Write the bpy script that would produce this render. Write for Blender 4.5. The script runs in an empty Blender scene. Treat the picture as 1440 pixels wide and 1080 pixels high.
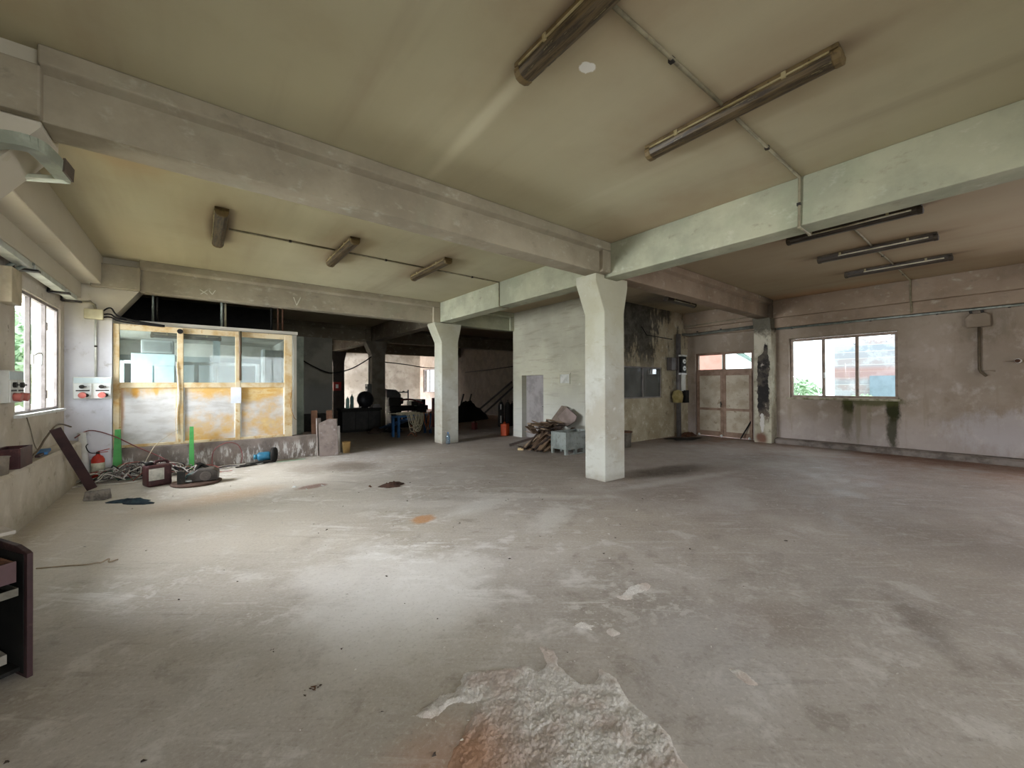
import bpy, bmesh, math, random
from mathutils import Vector, Matrix, Quaternion
R = random.Random(7)
PI = math.pi
S = bpy.context.scene
COL = S.collection

# ------------------------------------------------------------------ camera, sky, daylight, exposure
cam = bpy.data.cameras.new('camera'); cam.sensor_width = 36.0; cam.lens = 13.94; cam.clip_start = .02
co = bpy.data.objects.new('camera', cam); COL.objects.link(co); S.camera = co
co.matrix_world = Matrix(((0.784979975, -0.000264606, -0.619521080, 0.0),
                          (-0.619511774, -0.005832831, -0.784965693, 0.0),
                          (-0.003405855, 0.999982954, -0.004742582, 1.55), (0, 0, 0, 1)))
S.view_settings.view_transform = 'Standard'; S.view_settings.look = 'None'
S.view_settings.gamma = 1.0; S.view_settings.use_curve_mapping = False
S.view_settings.exposure = 0.68
try:
    S.cycles.use_denoising = True; S.cycles.max_bounces = 10; S.cycles.diffuse_bounces = 6
    S.cycles.transparent_max_bounces = 12; S.cycles.caustics_reflective = False; S.cycles.caustics_refractive = False
    S.cycles.sample_clamp_indirect = 6.0
except Exception: pass
W = bpy.data.worlds.new('sky'); S.world = W; W.use_nodes = True
bg = W.node_tree.nodes['Background']; bg.inputs[0].default_value = (.9, .95, 1.0, 1); bg.inputs[1].default_value = 3.0

LC = (.975, .955, 1.0)
def window_light(name, loc, direction, sx, sz, power, col=(.93, .97, 1), portal=False, spread=PI):
    l = bpy.data.lights.new(name, 'AREA'); l.shape = 'RECTANGLE'; l.size = sx; l.size_y = sz; l.energy = power; l.color = col; l.spread = spread
    o = bpy.data.objects.new(name, l); COL.objects.link(o); o.location = loc
    o.rotation_euler = Vector(direction).to_track_quat('-Z', 'Z').to_euler()
    if portal: l.cycles.is_portal = True
    return o
# the sky seen through the windows of the picture
window_light('daylight_portal', (-1.98, 8.5, 2.0), (1, 0, 0), 2.0, 1.6, 1, portal=True)
window_light('daylight_portal', (12.52, 2.65, 2.0), (-1, 0, 0), 2.07, 1.55, 1, portal=True)
window_light('daylight_portal', (12.52, 5.4, 2.27), (-1, 0, 0), 1.6, .5, 1, portal=True)
window_light('daylight_portal', (12.52, 24.4, 1.92), (-1, 0, 0), 2.2, 1.6, 1, portal=True)
# daylight lamps added outside the unseen windows, stronger than the sky
window_light('added_daylight', (-6.5, 8.3, 3.2), (1, -.3, -.14), 6.0, 3.4, 3500, LC)
window_light('added_daylight', (-2.5, -2.0, 2.2), (1, .1, -.42), 3.0, 1.7, 90, LC)  # added to lift the middle of the floor
window_light('added_daylight', (2.6, -7.7, 2.4), (-.12, 1, -.46), 4.4, 2.6, 280, (1, .965, .98))  # added behind the viewpoint to brighten the foreground floor
window_light('added_daylight', (12.9, -3.2, 2.2), (-1, 0, -.35), 2.2, 1.6, 330, LC)  # added to reach the foreground floor from the right
window_light('added_daylight', (-2.5, 11.5, 2.1), (1, 0, -.35), 2.0, 1.3, 60, LC)
window_light('added_daylight', (-2.6, 23.9, 2.1), (1, .42, -.12), 2.4, 1.6, 1700, LC, spread=1.3)  # added to whiten the far end wall
window_light('added_daylight', (-2.5, 18.5, 2.1), (1, 0, -.2), 2.4, 1.6, 60, LC)

# ------------------------------------------------------------------ helpers
def lin(h):
    if isinstance(h, tuple): return h if len(h) == 4 else (*h, 1)
    v = [int(h[i:i+2], 16) / 255 for i in (0, 2, 4)]
    return tuple(x / 12.92 if x <= .04045 else ((x + .055) / 1.055) ** 2.4 for x in v) + (1,)

class NT:
    """a small node-tree writer"""
    def __init__(s, name):
        s.m = bpy.data.materials.new(name); s.m.use_nodes = True; s.t = s.m.node_tree; s.N = s.t.nodes
        s.b = s.N['Principled BSDF']; s.out = s.N['Material Output']
        g = s.N.new('ShaderNodeNewGeometry'); s.P = g.outputs['Position']; s.nrm = g.outputs['Normal']
        s.O = s.N.new('ShaderNodeTexCoord').outputs['Object']
    def put(s, sock, v):
        if hasattr(v, 'is_output'): s.t.links.new(v, sock)
        elif isinstance(v, str): sock.default_value = lin(v)
        elif isinstance(v, tuple) and len(v) == 3 and sock.type == 'RGBA': sock.default_value = (*v, 1)
        else: sock.default_value = v
    def math(s, op, a, b=0.0, clamp=False):
        n = s.N.new('ShaderNodeMath'); n.operation = op; n.use_clamp = clamp; s.put(n.inputs[0], a); s.put(n.inputs[1], b); return n.outputs[0]
    def noise(s, scale, detail=4, rough=.55, vec=None, stretch=None, dist=0.0):
        n = s.N.new('ShaderNodeTexNoise'); n.inputs['Scale'].default_value = scale; n.inputs['Detail'].default_value = detail
        n.inputs['Roughness'].default_value = rough; n.inputs['Distortion'].default_value = dist
        v = s.P if vec is None else vec
        if stretch:
            mp = s.N.new('ShaderNodeMapping'); s.put(mp.inputs[0], v); mp.inputs['Scale'].default_value = stretch; v = mp.outputs[0]
        s.put(n.inputs['Vector'], v); return n.outputs[0]
    def step(s, x, a, b, lo=0.0, hi=1.0):
        n = s.N.new('ShaderNodeMapRange'); n.interpolation_type = 'SMOOTHSTEP'
        s.put(n.inputs[0], x); n.inputs[1].default_value = a; n.inputs[2].default_value = b
        n.inputs[3].default_value = lo; n.inputs[4].default_value = hi; return n.outputs[0]
    def mix(s, f, a, b, mode='MIX'):
        n = s.N.new('ShaderNodeMix'); n.data_type = 'RGBA'; n.blend_type = mode
        s.put(n.inputs[0], f); s.put(n.inputs[6], a); s.put(n.inputs[7], b); return n.outputs[2]
    def xyz(s, v=None):
        n = s.N.new('ShaderNodeSeparateXYZ'); s.put(n.inputs[0], s.P if v is None else v); return n.outputs
    def spot(s, c, r, ang=0.0, warp=.5, wscale=3.0, soft=.5, axis='z', nz=None):
        """soft-edged spot: an ellipsoid about a world point, its edge ragged by noise"""
        mp = s.N.new('ShaderNodeMapping'); mp.vector_type = 'TEXTURE'; s.put(mp.inputs[0], s.P)
        mp.inputs['Location'].default_value = c; mp.inputs['Scale'].default_value = r
        mp.inputs['Rotation'].default_value = {'z': (0, 0, ang), 'x': (ang, 0, 0), 'y': (0, ang, 0)}[axis]
        n = s.N.new('ShaderNodeVectorMath'); n.operation = 'LENGTH'; s.put(n.inputs[0], mp.outputs[0])
        d = n.outputs['Value']
        if warp:
            q = nz if nz is not None else s.noise(wscale, 5, .6)
            d = s.math('ADD', d, s.math('MULTIPLY', s.math('SUBTRACT', q, .5), 2 * warp))
        return s.step(d, 1 + soft, 1 - soft)
    def bump(s, h, strength=.3, dist=.01):
        n = s.N.new('ShaderNodeBump'); n.inputs['Strength'].default_value = strength; n.inputs['Distance'].default_value = dist
        s.put(n.inputs['Height'], h); s.t.links.new(n.outputs[0], s.b.inputs['Normal']); return n
    def done(s, col, rough=.8, metal=0.0, spec=.3):
        s.put(s.b.inputs['Base Color'], col); s.put(s.b.inputs['Roughness'], rough)
        s.put(s.b.inputs['Metallic'], metal); s.b.inputs['Specular IOR Level'].default_value = spec
        return s.m
MATS = {}
def simple(name, a, b=None, scale=8, rough=.7, metal=0.0, bump=.15, lo=.4, hi=.65, detail=5, c=None, spec=.3):
    """a surface of one colour with a second worn through it in patches"""
    if name in MATS: return MATS[name]
    t = NT(name); n = t.noise(scale, detail, .6, t.O)
    col = t.mix(t.step(n, lo, hi), a, b or a)
    if c: col = t.mix(t.step(t.noise(scale * 3.1, 4, .6, t.O), .56, .72), col, c)
    if bump: t.bump(t.noise(scale * 4, 3, .6, t.O), bump, .004)
    MATS[name] = t.done(col, rough, metal, spec); return MATS[name]

class MB:
    """collects shapes and links them as one mesh object"""
    def __init__(s): s.v = []; s.f = []; s.sm = []
    def add(s, vs, fs, smooth=False):
        k = len(s.v); s.v += [tuple(v) for v in vs]; s.f += [tuple(i + k for i in f) for f in fs]; s.sm += [smooth] * len(fs); return s
    def box(s, lo, hi, M=None):
        x0, y0, z0 = lo; x1, y1, z1 = hi
        vs = [Vector(p) for p in ((x0,y0,z0),(x1,y0,z0),(x1,y1,z0),(x0,y1,z0),(x0,y0,z1),(x1,y0,z1),(x1,y1,z1),(x0,y1,z1))]
        if M is not None: vs = [M @ v for v in vs]
        return s.add(vs, [(0,3,2,1),(4,5,6,7),(0,1,5,4),(1,2,6,5),(2,3,7,6),(3,0,4,7)])
    def cbox(s, c, d, M=None):
        return s.box([c[i] - d[i] / 2 for i in range(3)], [c[i] + d[i] / 2 for i in range(3)], M)
    def prism(s, poly, vec):
        n = len(poly); a = [Vector(p) for p in poly]; b = [p + Vector(vec) for p in a]
        return s.add(a + b, [tuple(range(n - 1, -1, -1)), tuple(range(n, 2 * n))] + [(i, (i + 1) % n, n + (i + 1) % n, n + i) for i in range(n)])
    def bar(s, p, q, w, h, up=(0, 0, 1), tw=0.0):
        """a squared bar from p to q, w wide, h thick"""
        p, q = Vector(p), Vector(q); d = (q - p).normalized(); u = Vector(up)
        if abs(d.dot(u)) > .98: u = Vector((0, 1, 0))
        x = d.cross(u).normalized(); y = x.cross(d)
        if tw: x, y = x * math.cos(tw) + y * math.sin(tw), y * math.cos(tw) - x * math.sin(tw)
        vs = [e + x * a * w / 2 + y * b * h / 2 for e in (p, q) for a, b in ((-1,-1),(1,-1),(1,1),(-1,1))]
        return s.add(vs, [(0,1,2,3),(7,6,5,4),(0,4,5,1),(1,5,6,2),(2,6,7,3),(3,7,4,0)])
    def lathe(s, prof, o=(0,0,0), axis=(0,0,1), n=20, smooth=True):
        """prof: (radius, height) pairs turned about an axis through o"""
        q = Vector((0,0,1)).rotation_difference(Vector(axis).normalized()); o = Vector(o); vs = []
        for r, h in prof:
            for i in range(n):
                a = 2 * PI * i / n; vs.append(o + q @ Vector((r * math.cos(a), r * math.sin(a), h)))
        fs = [(j*n+i, j*n+(i+1)%n, (j+1)*n+(i+1)%n, (j+1)*n+i) for j in range(len(prof)-1) for i in range(n)]
        s.add(vs, fs, smooth)
        k = len(s.v) - len(vs)
        if prof[0][0] > 0: s.f.append(tuple(k + i for i in range(n - 1, -1, -1))); s.sm.append(False)
        if prof[-1][0] > 0: s.f.append(tuple(k + (len(prof)-1)*n + i for i in range(n))); s.sm.append(False)
        return s
    def cyl(s, p, q, r, r2=None, n=14):
        p, q = Vector(p), Vector(q); return s.lathe([(r, 0), (r if r2 is None else r2, (q - p).length)], p, q - p, n)
    def tube(s, pts, r, n=6):
        pts = [Vector(p) for p in pts]; vs = []; x = None
        for i, p in enumerate(pts):
            d = (pts[min(i+1, len(pts)-1)] - pts[max(i-1, 0)]).normalized()
            if x is None: x = d.orthogonal().normalized()
            else:
                x = x - d * x.dot(d); x = x.normalized() if x.length > 1e-5 else d.orthogonal().normalized()
            y = d.cross(x)
            vs += [p + (x * math.cos(2*PI*k/n) + y * math.sin(2*PI*k/n)) * r for k in range(n)]
        fs = [(j*n+k, j*n+(k+1)%n, (j+1)*n+(k+1)%n, (j+1)*n+k) for j in range(len(pts)-1) for k in range(n)]
        k0 = len(s.v); s.add(vs, fs, True)
        s.f += [tuple(k0 + k for k in range(n-1, -1, -1)), tuple(k0 + len(vs) - n + k for k in range(n))]; s.sm += [False, False]
        return s
    def ball(s, c, r, n=14, m=9):
        c = Vector(c); r = r if isinstance(r, (tuple, list)) else (r, r, r); vs = [c + Vector((0, 0, -r[2]))]
        for j in range(1, m):
            t = PI * j / m - PI / 2
            for i in range(n):
                a = 2*PI*i/n; vs.append(c + Vector((r[0]*math.cos(t)*math.cos(a), r[1]*math.cos(t)*math.sin(a), r[2]*math.sin(t))))
        vs.append(c + Vector((0, 0, r[2]))); fs = [(0, 1+(i+1)%n, 1+i) for i in range(n)]
        for j in range(m-2): fs += [(1+j*n+i, 1+j*n+(i+1)%n, 1+(j+1)*n+(i+1)%n, 1+(j+1)*n+i) for i in range(n)]
        t = len(vs)-1; fs += [(t, t-n+i, t-n+(i+1)%n) for i in range(n)]
        return s.add(vs, fs, True)
    def build(s, name, mat, parent=None, loc=None, bevel=0.0, seg=2, rot=None):
        me = bpy.data.meshes.new(name); me.from_pydata(s.v, [], s.f); me.polygons.foreach_set('use_smooth', s.sm)
        bm = bmesh.new(); bm.from_mesh(me); bmesh.ops.recalc_face_normals(bm, faces=bm.faces); bm.to_mesh(me); bm.free()
        o = bpy.data.objects.new(name, me); COL.objects.link(o); me.materials.append(mat)
        if parent is not None: o.parent = parent
        if loc is not None: o.location = loc
        if rot is not None: o.rotation_euler = rot
        if bevel:
            b = o.modifiers.new('bevel', 'BEVEL'); b.width = bevel; b.segments = seg; b.limit_method = 'ANGLE'; b.angle_limit = .7
        return o
def box(lo, hi): return MB().box(lo, hi)

def tag(o, label, cat, group=None, kind=None):
    o['label'] = label; o['category'] = cat
    if group: o['group'] = group
    if kind: o['kind'] = kind
    return o
def thing(name, label, cat, loc=(0,0,0), rz=0.0, group=None):
    o = bpy.data.objects.new(name, None); COL.objects.link(o); o.empty_display_size = .1
    o.location = loc; o.rotation_euler = (0, 0, rz); return tag(o, label, cat, group)
def struct(o, label, cat): return tag(o, label, cat, None, 'structure')
def copy_tree(o, parent=None):
    c = o.copy(); COL.objects.link(c); c.parent = parent
    for ch in list(o.children): copy_tree(ch, c)
    return c
def spline(pts, n=8):
    """a smooth line through points"""
    P = [Vector(p) for p in pts]; out = []
    for i in range(len(P) - 1):
        a, b, c, d = P[max(i-1,0)], P[i], P[i+1], P[min(i+2, len(P)-1)]
        for k in range(n):
            t = k / n; out.append(.5 * ((2*b) + (c-a)*t + (2*a-5*b+4*c-d)*t*t + (3*b-a-3*c+d)*t**3))
    return out + [P[-1]]

# ------------------------------------------------------------------ materials of the building
CEIL = 3.8
LAMPS = [(1.80, 1.43), (3.36, 1.42), (.226, 6.86), (1.847, 6.86), (3.43, 6.85), (7.09, 1.42), (8.59, 1.41), (10.2, 1.37)]
def m_ceiling():
    t = NT('ceiling_plaster')
    big = t.noise(.35, 3, .5); mid = t.noise(1.6, 6, .6)
    col = t.mix(t.step(big, .35, .65), 'bab598', 'b0a98c')
    col = t.mix(t.step(mid, .45, .75, 0, .4), col, 'a99e82')
    st = t.noise(1.0, 4, .55, stretch=(1.7, .12, 1))
    col = t.mix(t.step(st, .5, .7, 0, .32), col, 'c7c2a2'); col = t.mix(t.step(st, .47, .3, 0, .4), col, '968670')
    x = t.xyz()
    col = t.mix(t.math('MULTIPLY', t.step(x[0], 4.0, 6.5), .55), col, '96806a')  # right bay's shade put into the ceiling colour
    col = t.mix(t.math('MULTIPLY', t.step(x[1], 9.6, 9.9), .5), col, '6c5e50')  # ceiling colour darkened as well for the unlit back hall
    nz = t.noise(2.6, 5, .6)
    for lx, ly in LAMPS:
        a = t.spot((lx, ly, CEIL), (.42, 1.05, 9), warp=.35, soft=.75, nz=nz)
        col = t.mix(t.math('MULTIPLY', a, .4), col, '967e62')
        a = t.spot((lx, ly, CEIL), (.13, .78, 9), warp=.12, soft=.5, nz=nz)
        col = t.mix(t.math('MULTIPLY', a, .75), col, '55402e')
    for c, r, an, f, cc in (((2.9, 1.2, 3.8), (1.7, 1.0, 9), .3, .22, 'a58e7c'), ((4.9, 3.2, 3.8), (.6, 1.4, 9), 0, .35, '9a7a62'),
                            ((-.55, 5.2, 3.8), (.35, .5, 9), 0, .6, 'a98d66'), ((-1.0, 8.6, 3.8), (.8, 1.2, 9), 0, .2, 'ad9474'),
                            ((11.7, 4.4, 3.8), (1.0, .6, 9), 0, .75, '6f6553'), ((9.6, 5.6, 3.8), (.9, .8, 9), 0, .8, '4a463e'), ((11.9, 3.2, 3.8), (.5, 1.4, 9), 0, .5, 'b0835f'),
                            ((1.88, 2.75, 3.8), (.06, .95, 9), -.06, .6, 'd6d2b4'), ((3.75, 2.2, 3.8), (.05, 1.2, 9), .05, .3, 'c9c4a8'), ((-1.1, 1.5, 3.8), (.6, 1.8, 9), 0, .5, '9c7455')):
        col = t.mix(t.math('MULTIPLY', t.spot(c, r, an, .5, nz=nz, soft=.7), f), col, cc)
    a = t.spot((2.155, 1.86, CEIL), (.06, .05, 9), warp=.9, wscale=9, soft=.12)
    col = t.mix(a, col, 'e2e2da')
    t.bump(t.noise(14, 5, .6), .12, .01)
    return t.done(col, .85, 0, .2)
def m_concrete(name='beam_paint', a='a8a78e', b='8f9080', dark=None, green='8f9a7e'):
    t = NT(name); n1 = t.noise(1.3, 6, .62); n2 = t.noise(5, 6, .65, stretch=(1, 1, 1.6)); n3 = t.noise(2.3, 5, .6, dist=.6)
    col = t.mix(t.step(n1, .35, .65), a, b); col = t.mix(t.step(n3, .52, .72, 0, .5), col, green)
    col = t.mix(t.step(n2, .55, .8, 0, .55), col, 'c6c4b2'); col = t.mix(t.step(n2, .42, .25, 0, .5), col, '6f685a')
    if dark:
        x = t.xyz(); col = t.mix(t.math('MULTIPLY', t.step(x[dark[0]], dark[1], dark[2]), dark[4]), col, dark[3])
    t.bump(t.noise(18, 5, .65), .22, .008)
    return t.done(col, .85, 0, .2)
def m_column():
    t = NT('column_paint'); n1 = t.noise(1.6, 6, .6); n2 = t.noise(4, 6, .65, stretch=(1, 1, 2.2)); z = t.xyz()[2]
    col = t.mix(t.step(n1, .38, .62), 'b9bab2', 'a9a598')
    col = t.mix(t.step(n2, .52, .72, 0, .55), col, '938a7a'); col = t.mix(t.step(t.noise(7, 5, .6), .62, .75, 0, .6), col, 'd6d8d4')
    col = t.mix(t.math('MULTIPLY', t.step(z, 1.2, 2.8), .6), col, 'a8a68a')
    col = t.mix(t.math('MULTIPLY', t.step(t.math('ADD', z, t.math('MULTIPLY', n2, .3)), .32, .12), .6), col, '8d8478')
    t.bump(t.noise(16, 5, .65), .25, .008); return t.done(col, .82, 0, .2)
def m_wall_left():
    t = NT('left_wall_plaster'); n1 = t.noise(1.1, 6, .62); n2 = t.noise(4.5, 6, .68); x = t.xyz()
    col = t.mix(t.step(n1, .36, .64), 'c6bfb3', 'b3aa9b'); col = t.mix(t.step(n2, .55, .72, 0, .6), col, 'd2ccc0')
    col = t.mix(t.step(n2, .43, .28, 0, .7), col, '857a68')
    low = t.step(t.math('ADD', x[2], t.math('MULTIPLY', n2, .6)), .75, .25); col = t.mix(t.math('MULTIPLY', low, .6), col, '8f8773')
    col = t.mix(t.step(t.noise(9, 4, .6), .69, .73), col, '6b6152')
    t.bump(n2, .45, .02); return t.done(col, .9, 0, .15)
def m_pier():
    t = NT('pier_paint'); n1 = t.noise(1.5, 6, .62); n2 = t.noise(6, 6, .65); z = t.xyz()[2]
    col = t.mix(t.step(n1, .35, .65), 'dcdde4', 'cccbd2'); col = t.mix(t.step(n2, .6, .72, 0, .5), col, '8f887e')
    col = t.mix(t.math('MULTIPLY', t.step(z, 2.2, 3.0), .8), col, 'b3a98c')
    col = t.mix(t.math('MULTIPLY', t.step(t.math('ADD', z, t.math('MULTIPLY', n2, .4)), .5, .15), .5), col, 'a1937e')
    t.bump(n2, .2, .008); return t.done(col, .8, 0, .2)
def m_wall_right():
    t = NT('right_wall_plaster'); n1 = t.noise(.7, 6, .62); n2 = t.noise(3.2, 6, .66, stretch=(1, 1, .8)); x = t.xyz()
    col = t.mix(t.step(n1, .36, .64), 'a3968a', '8a7d6f'); col = t.mix(t.step(n2, .52, .74, 0, .5), col, 'c4bab2'); col = t.mix(t.step(n2, .44, .28, 0, .55), col, '7d705f')
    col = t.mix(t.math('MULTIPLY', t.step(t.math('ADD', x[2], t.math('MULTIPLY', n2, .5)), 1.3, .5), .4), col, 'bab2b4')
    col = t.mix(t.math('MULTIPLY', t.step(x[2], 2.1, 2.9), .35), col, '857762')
    st = t.noise(2.6, 5, .6, stretch=(1, 3, .25)); col = t.mix(t.step(st, .56, .72, 0, .4), col, '857866')
    nz = t.noise(9, 5, .7, stretch=(1, 1, .5))
    for c, r, f, cc in (((12.25, 2.47, 1.05), (9, .11, .16), .95, '232613'), ((12.25, 2.5, .8), (9, .1, .5), .55, '4b4a2c'), ((12.25, 1.70, 1.02), (9, .12, .32), .95, '202410'),
                        ((12.25, 1.70, .6), (9, .1, .5), .85, '2e3019'), ((12.25, 2.05, 1.15), (9, .55, .1), .75, '4a4c28'), ((12.25, 2.3, .75), (9, .05, .5), .4, '6c684a'),
                        ((12.25, 2.1, .75), (9, .04, .45), .3, '6c684a'), ((12.25, .35, 2.72), (9, .35, .35), .35, '5a5142'), ((12.25, .32, 1.75), (9, .4, .45), .25, '8a8072'),
                        ((12.25, -.1, .6), (9, .9, .4), .35, 'c3c1c8')):
        col = t.mix(t.math('MULTIPLY', t.spot(c, r, 0, .85, nz=nz, soft=.4), f), col, cc)
    # shade of the unlit back hall darkened into the wall colour
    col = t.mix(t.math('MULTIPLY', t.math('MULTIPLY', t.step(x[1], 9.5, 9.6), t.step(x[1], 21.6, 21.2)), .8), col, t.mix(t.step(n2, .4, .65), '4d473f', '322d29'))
    t.bump(t.noise(11, 5, .65), .3, .012); return t.done(col, .88, 0, .18)
def m_mold():
    t = NT('mouldy_plaster'); n1 = t.noise(1.4, 6, .65); n2 = t.noise(5, 7, .72); n3 = t.noise(2.4, 7, .7, stretch=(1.6, 1, .55)); x = t.xyz()
    col = t.mix(t.step(n1, .36, .64), 'b3aa94', '9d927a'); col = t.mix(t.step(n2, .52, .68, 0, .75), col, 'cbc5b4'); col = t.mix(t.step(n2, .43, .3, 0, .7), col, '6d6350')
    g = t.math('ADD', t.math('MULTIPLY', t.step(x[0], 12.0, 9.2), .62), t.math('MULTIPLY', t.step(x[2], 1.7, 3.6), .34))
    g = t.math('ADD', g, t.math('MULTIPLY', t.math('SUBTRACT', n3, .5), 1.9)); g = t.math('ADD', g, t.math('MULTIPLY', t.math('SUBTRACT', n2, .5), .8))
    g = t.math('MULTIPLY', t.step(g, .42, .72), t.step(x[2], 1.75, 2.5))
    col = t.mix(t.math('MULTIPLY', g, .9), col, t.mix(t.step(n2, .4, .6), '2b2c2c', '4b4a46'))
    col = t.mix(t.math('MULTIPLY', t.step(n3, .58, .68), t.math('MULTIPLY', t.step(x[0], 10.6, 11.6), .7)), col, '3a352c')
    t.bump(n2, .4, .015); return t.done(col, .9, 0, .15)
def m_block():
    t = NT('painted_block_wall'); n1 = t.noise(.9, 5, .6); x = t.xyz(); n2 = t.noise(2.2, 6, .6, stretch=(.6, .6, 4.5))
    col = t.mix(t.step(n1, .36, .64), 'a8a592', '9a9786'); col = t.mix(t.step(n2, .5, .7, 0, .5), col, '7f7a6a')
    col = t.mix(t.math('MULTIPLY', t.step(x[2], 1.9, .3), .5), col, 'c6c8c6'); col = t.mix(t.step(t.noise(6, 5, .6), .62, .75, 0, .4), col, 'bdbcb0')
    t.bump(n2, .3, .02); return t.done(col, .85, 0, .2)
def m_rear():
    t = NT('rear_plaster'); n1 = t.noise(.8, 6, .62); n2 = t.noise(3, 6, .66)
    col = t.mix(t.step(n1, .36, .64), 'b4aea0', '958e80'); col = t.mix(t.step(n2, .5, .72, 0, .6), col, '6f695c')
    t.bump(n2, .3, .015); return t.done(col, .9, 0, .15)
def m_graywall():
    t = NT('grey_render'); n1 = t.noise(.9, 6, .62); n2 = t.noise(3.5, 6, .66); z = t.xyz()[2]
    col = t.mix(t.step(n1, .36, .64), '8f8b7f', '706c62'); col = t.mix(t.math('MULTIPLY', t.step(z, 1.9, 1.3), .6), col, '8a8a88'); col = t.mix(t.step(n2, .55, .7, 0, .4), col, '8a887e')
    t.bump(n2, .25, .01); return t.done(col, .88, 0, .2)
def m_curb():
    t = NT('stained_kerb_render'); n1 = t.noise(3, 6, .66); n2 = t.noise(5, 6, .7, stretch=(2.2, 1, .6)); z = t.xyz()[2]
    col = t.mix(t.step(n1, .35, .65), '8a7f78', '6d645e')
    g = t.math('MULTIPLY', t.step(n2, .5, .6), t.step(z, .42, .25)); col = t.mix(t.math('MULTIPLY', g, .85), col, 'c9c6c2')
    col = t.mix(t.step(t.noise(2.4, 5, .6), .6, .72, 0, .5), col, '7d5a50'); col = t.mix(t.step(n2, .4, .3, 0, .6), col, '4b443e')
    t.bump(n1, .5, .02); return t.done(col, .9, 0, .15)
def m_peel():
    t = NT('peeling_column_paint'); n1 = t.noise(3, 6, .66); x = t.xyz(); n2 = t.noise(6, 6, .7)
    col = t.mix(t.step(n1, .38, .62), 'b8b2a0', '9c9684'); col = t.mix(t.step(n2, .58, .7, 0, .7), col, '6b6656')
    dy = t.math('MULTIPLY', t.math('ABSOLUTE', t.math('SUBTRACT', x[1], t.math('ADD', 4.17, t.math('MULTIPLY', t.step(x[2], 2.3, 2.45), -.06)))), t.step(x[2], 2.3, 2.45, 1 / .14, 1 / .05)); dz = t.math('MULTIPLY', t.math('ABSOLUTE', t.math('SUBTRACT', x[2], 1.72)), 1 / 1.0)
    a = t.step(t.math('ADD', t.math('MAXIMUM', dy, dz), t.math('MULTIPLY', t.math('SUBTRACT', t.noise(7, 6, .7, stretch=(1, 1, .45)), .5), 1.5)), 1.08, .92)
    a = t.math('MULTIPLY', a, t.step(x[0], 11.9, 11.88))
    inner = t.mix(t.step(n1, .42, .6), '2e2c2b', '565048'); inner = t.mix(t.math('MULTIPLY', t.step(x[2], 1.0, .55), .8), inner, '7a6a5e'); inner = t.mix(t.step(n2, .6, .66), inner, '9c948c')
    col = t.mix(a, col, inner)
    col = t.mix(t.spot((11.87, 4.2, .55), (9, .05, .25), 0, .9, 9, .12), col, 'c6c2bc'); col = t.mix(t.spot((11.87, 4.22, .14), (9, .13, .14), 0, .7, 6, .4), col, '75584a')
    col = t.mix(t.math('MULTIPLY', t.step(t.math('ADD', x[2], n1), 3.25, 3.6), .8), col, '3f3c33')
    t.bump(n2, .6, .02); return t.done(col, .9, 0, .15)
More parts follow.
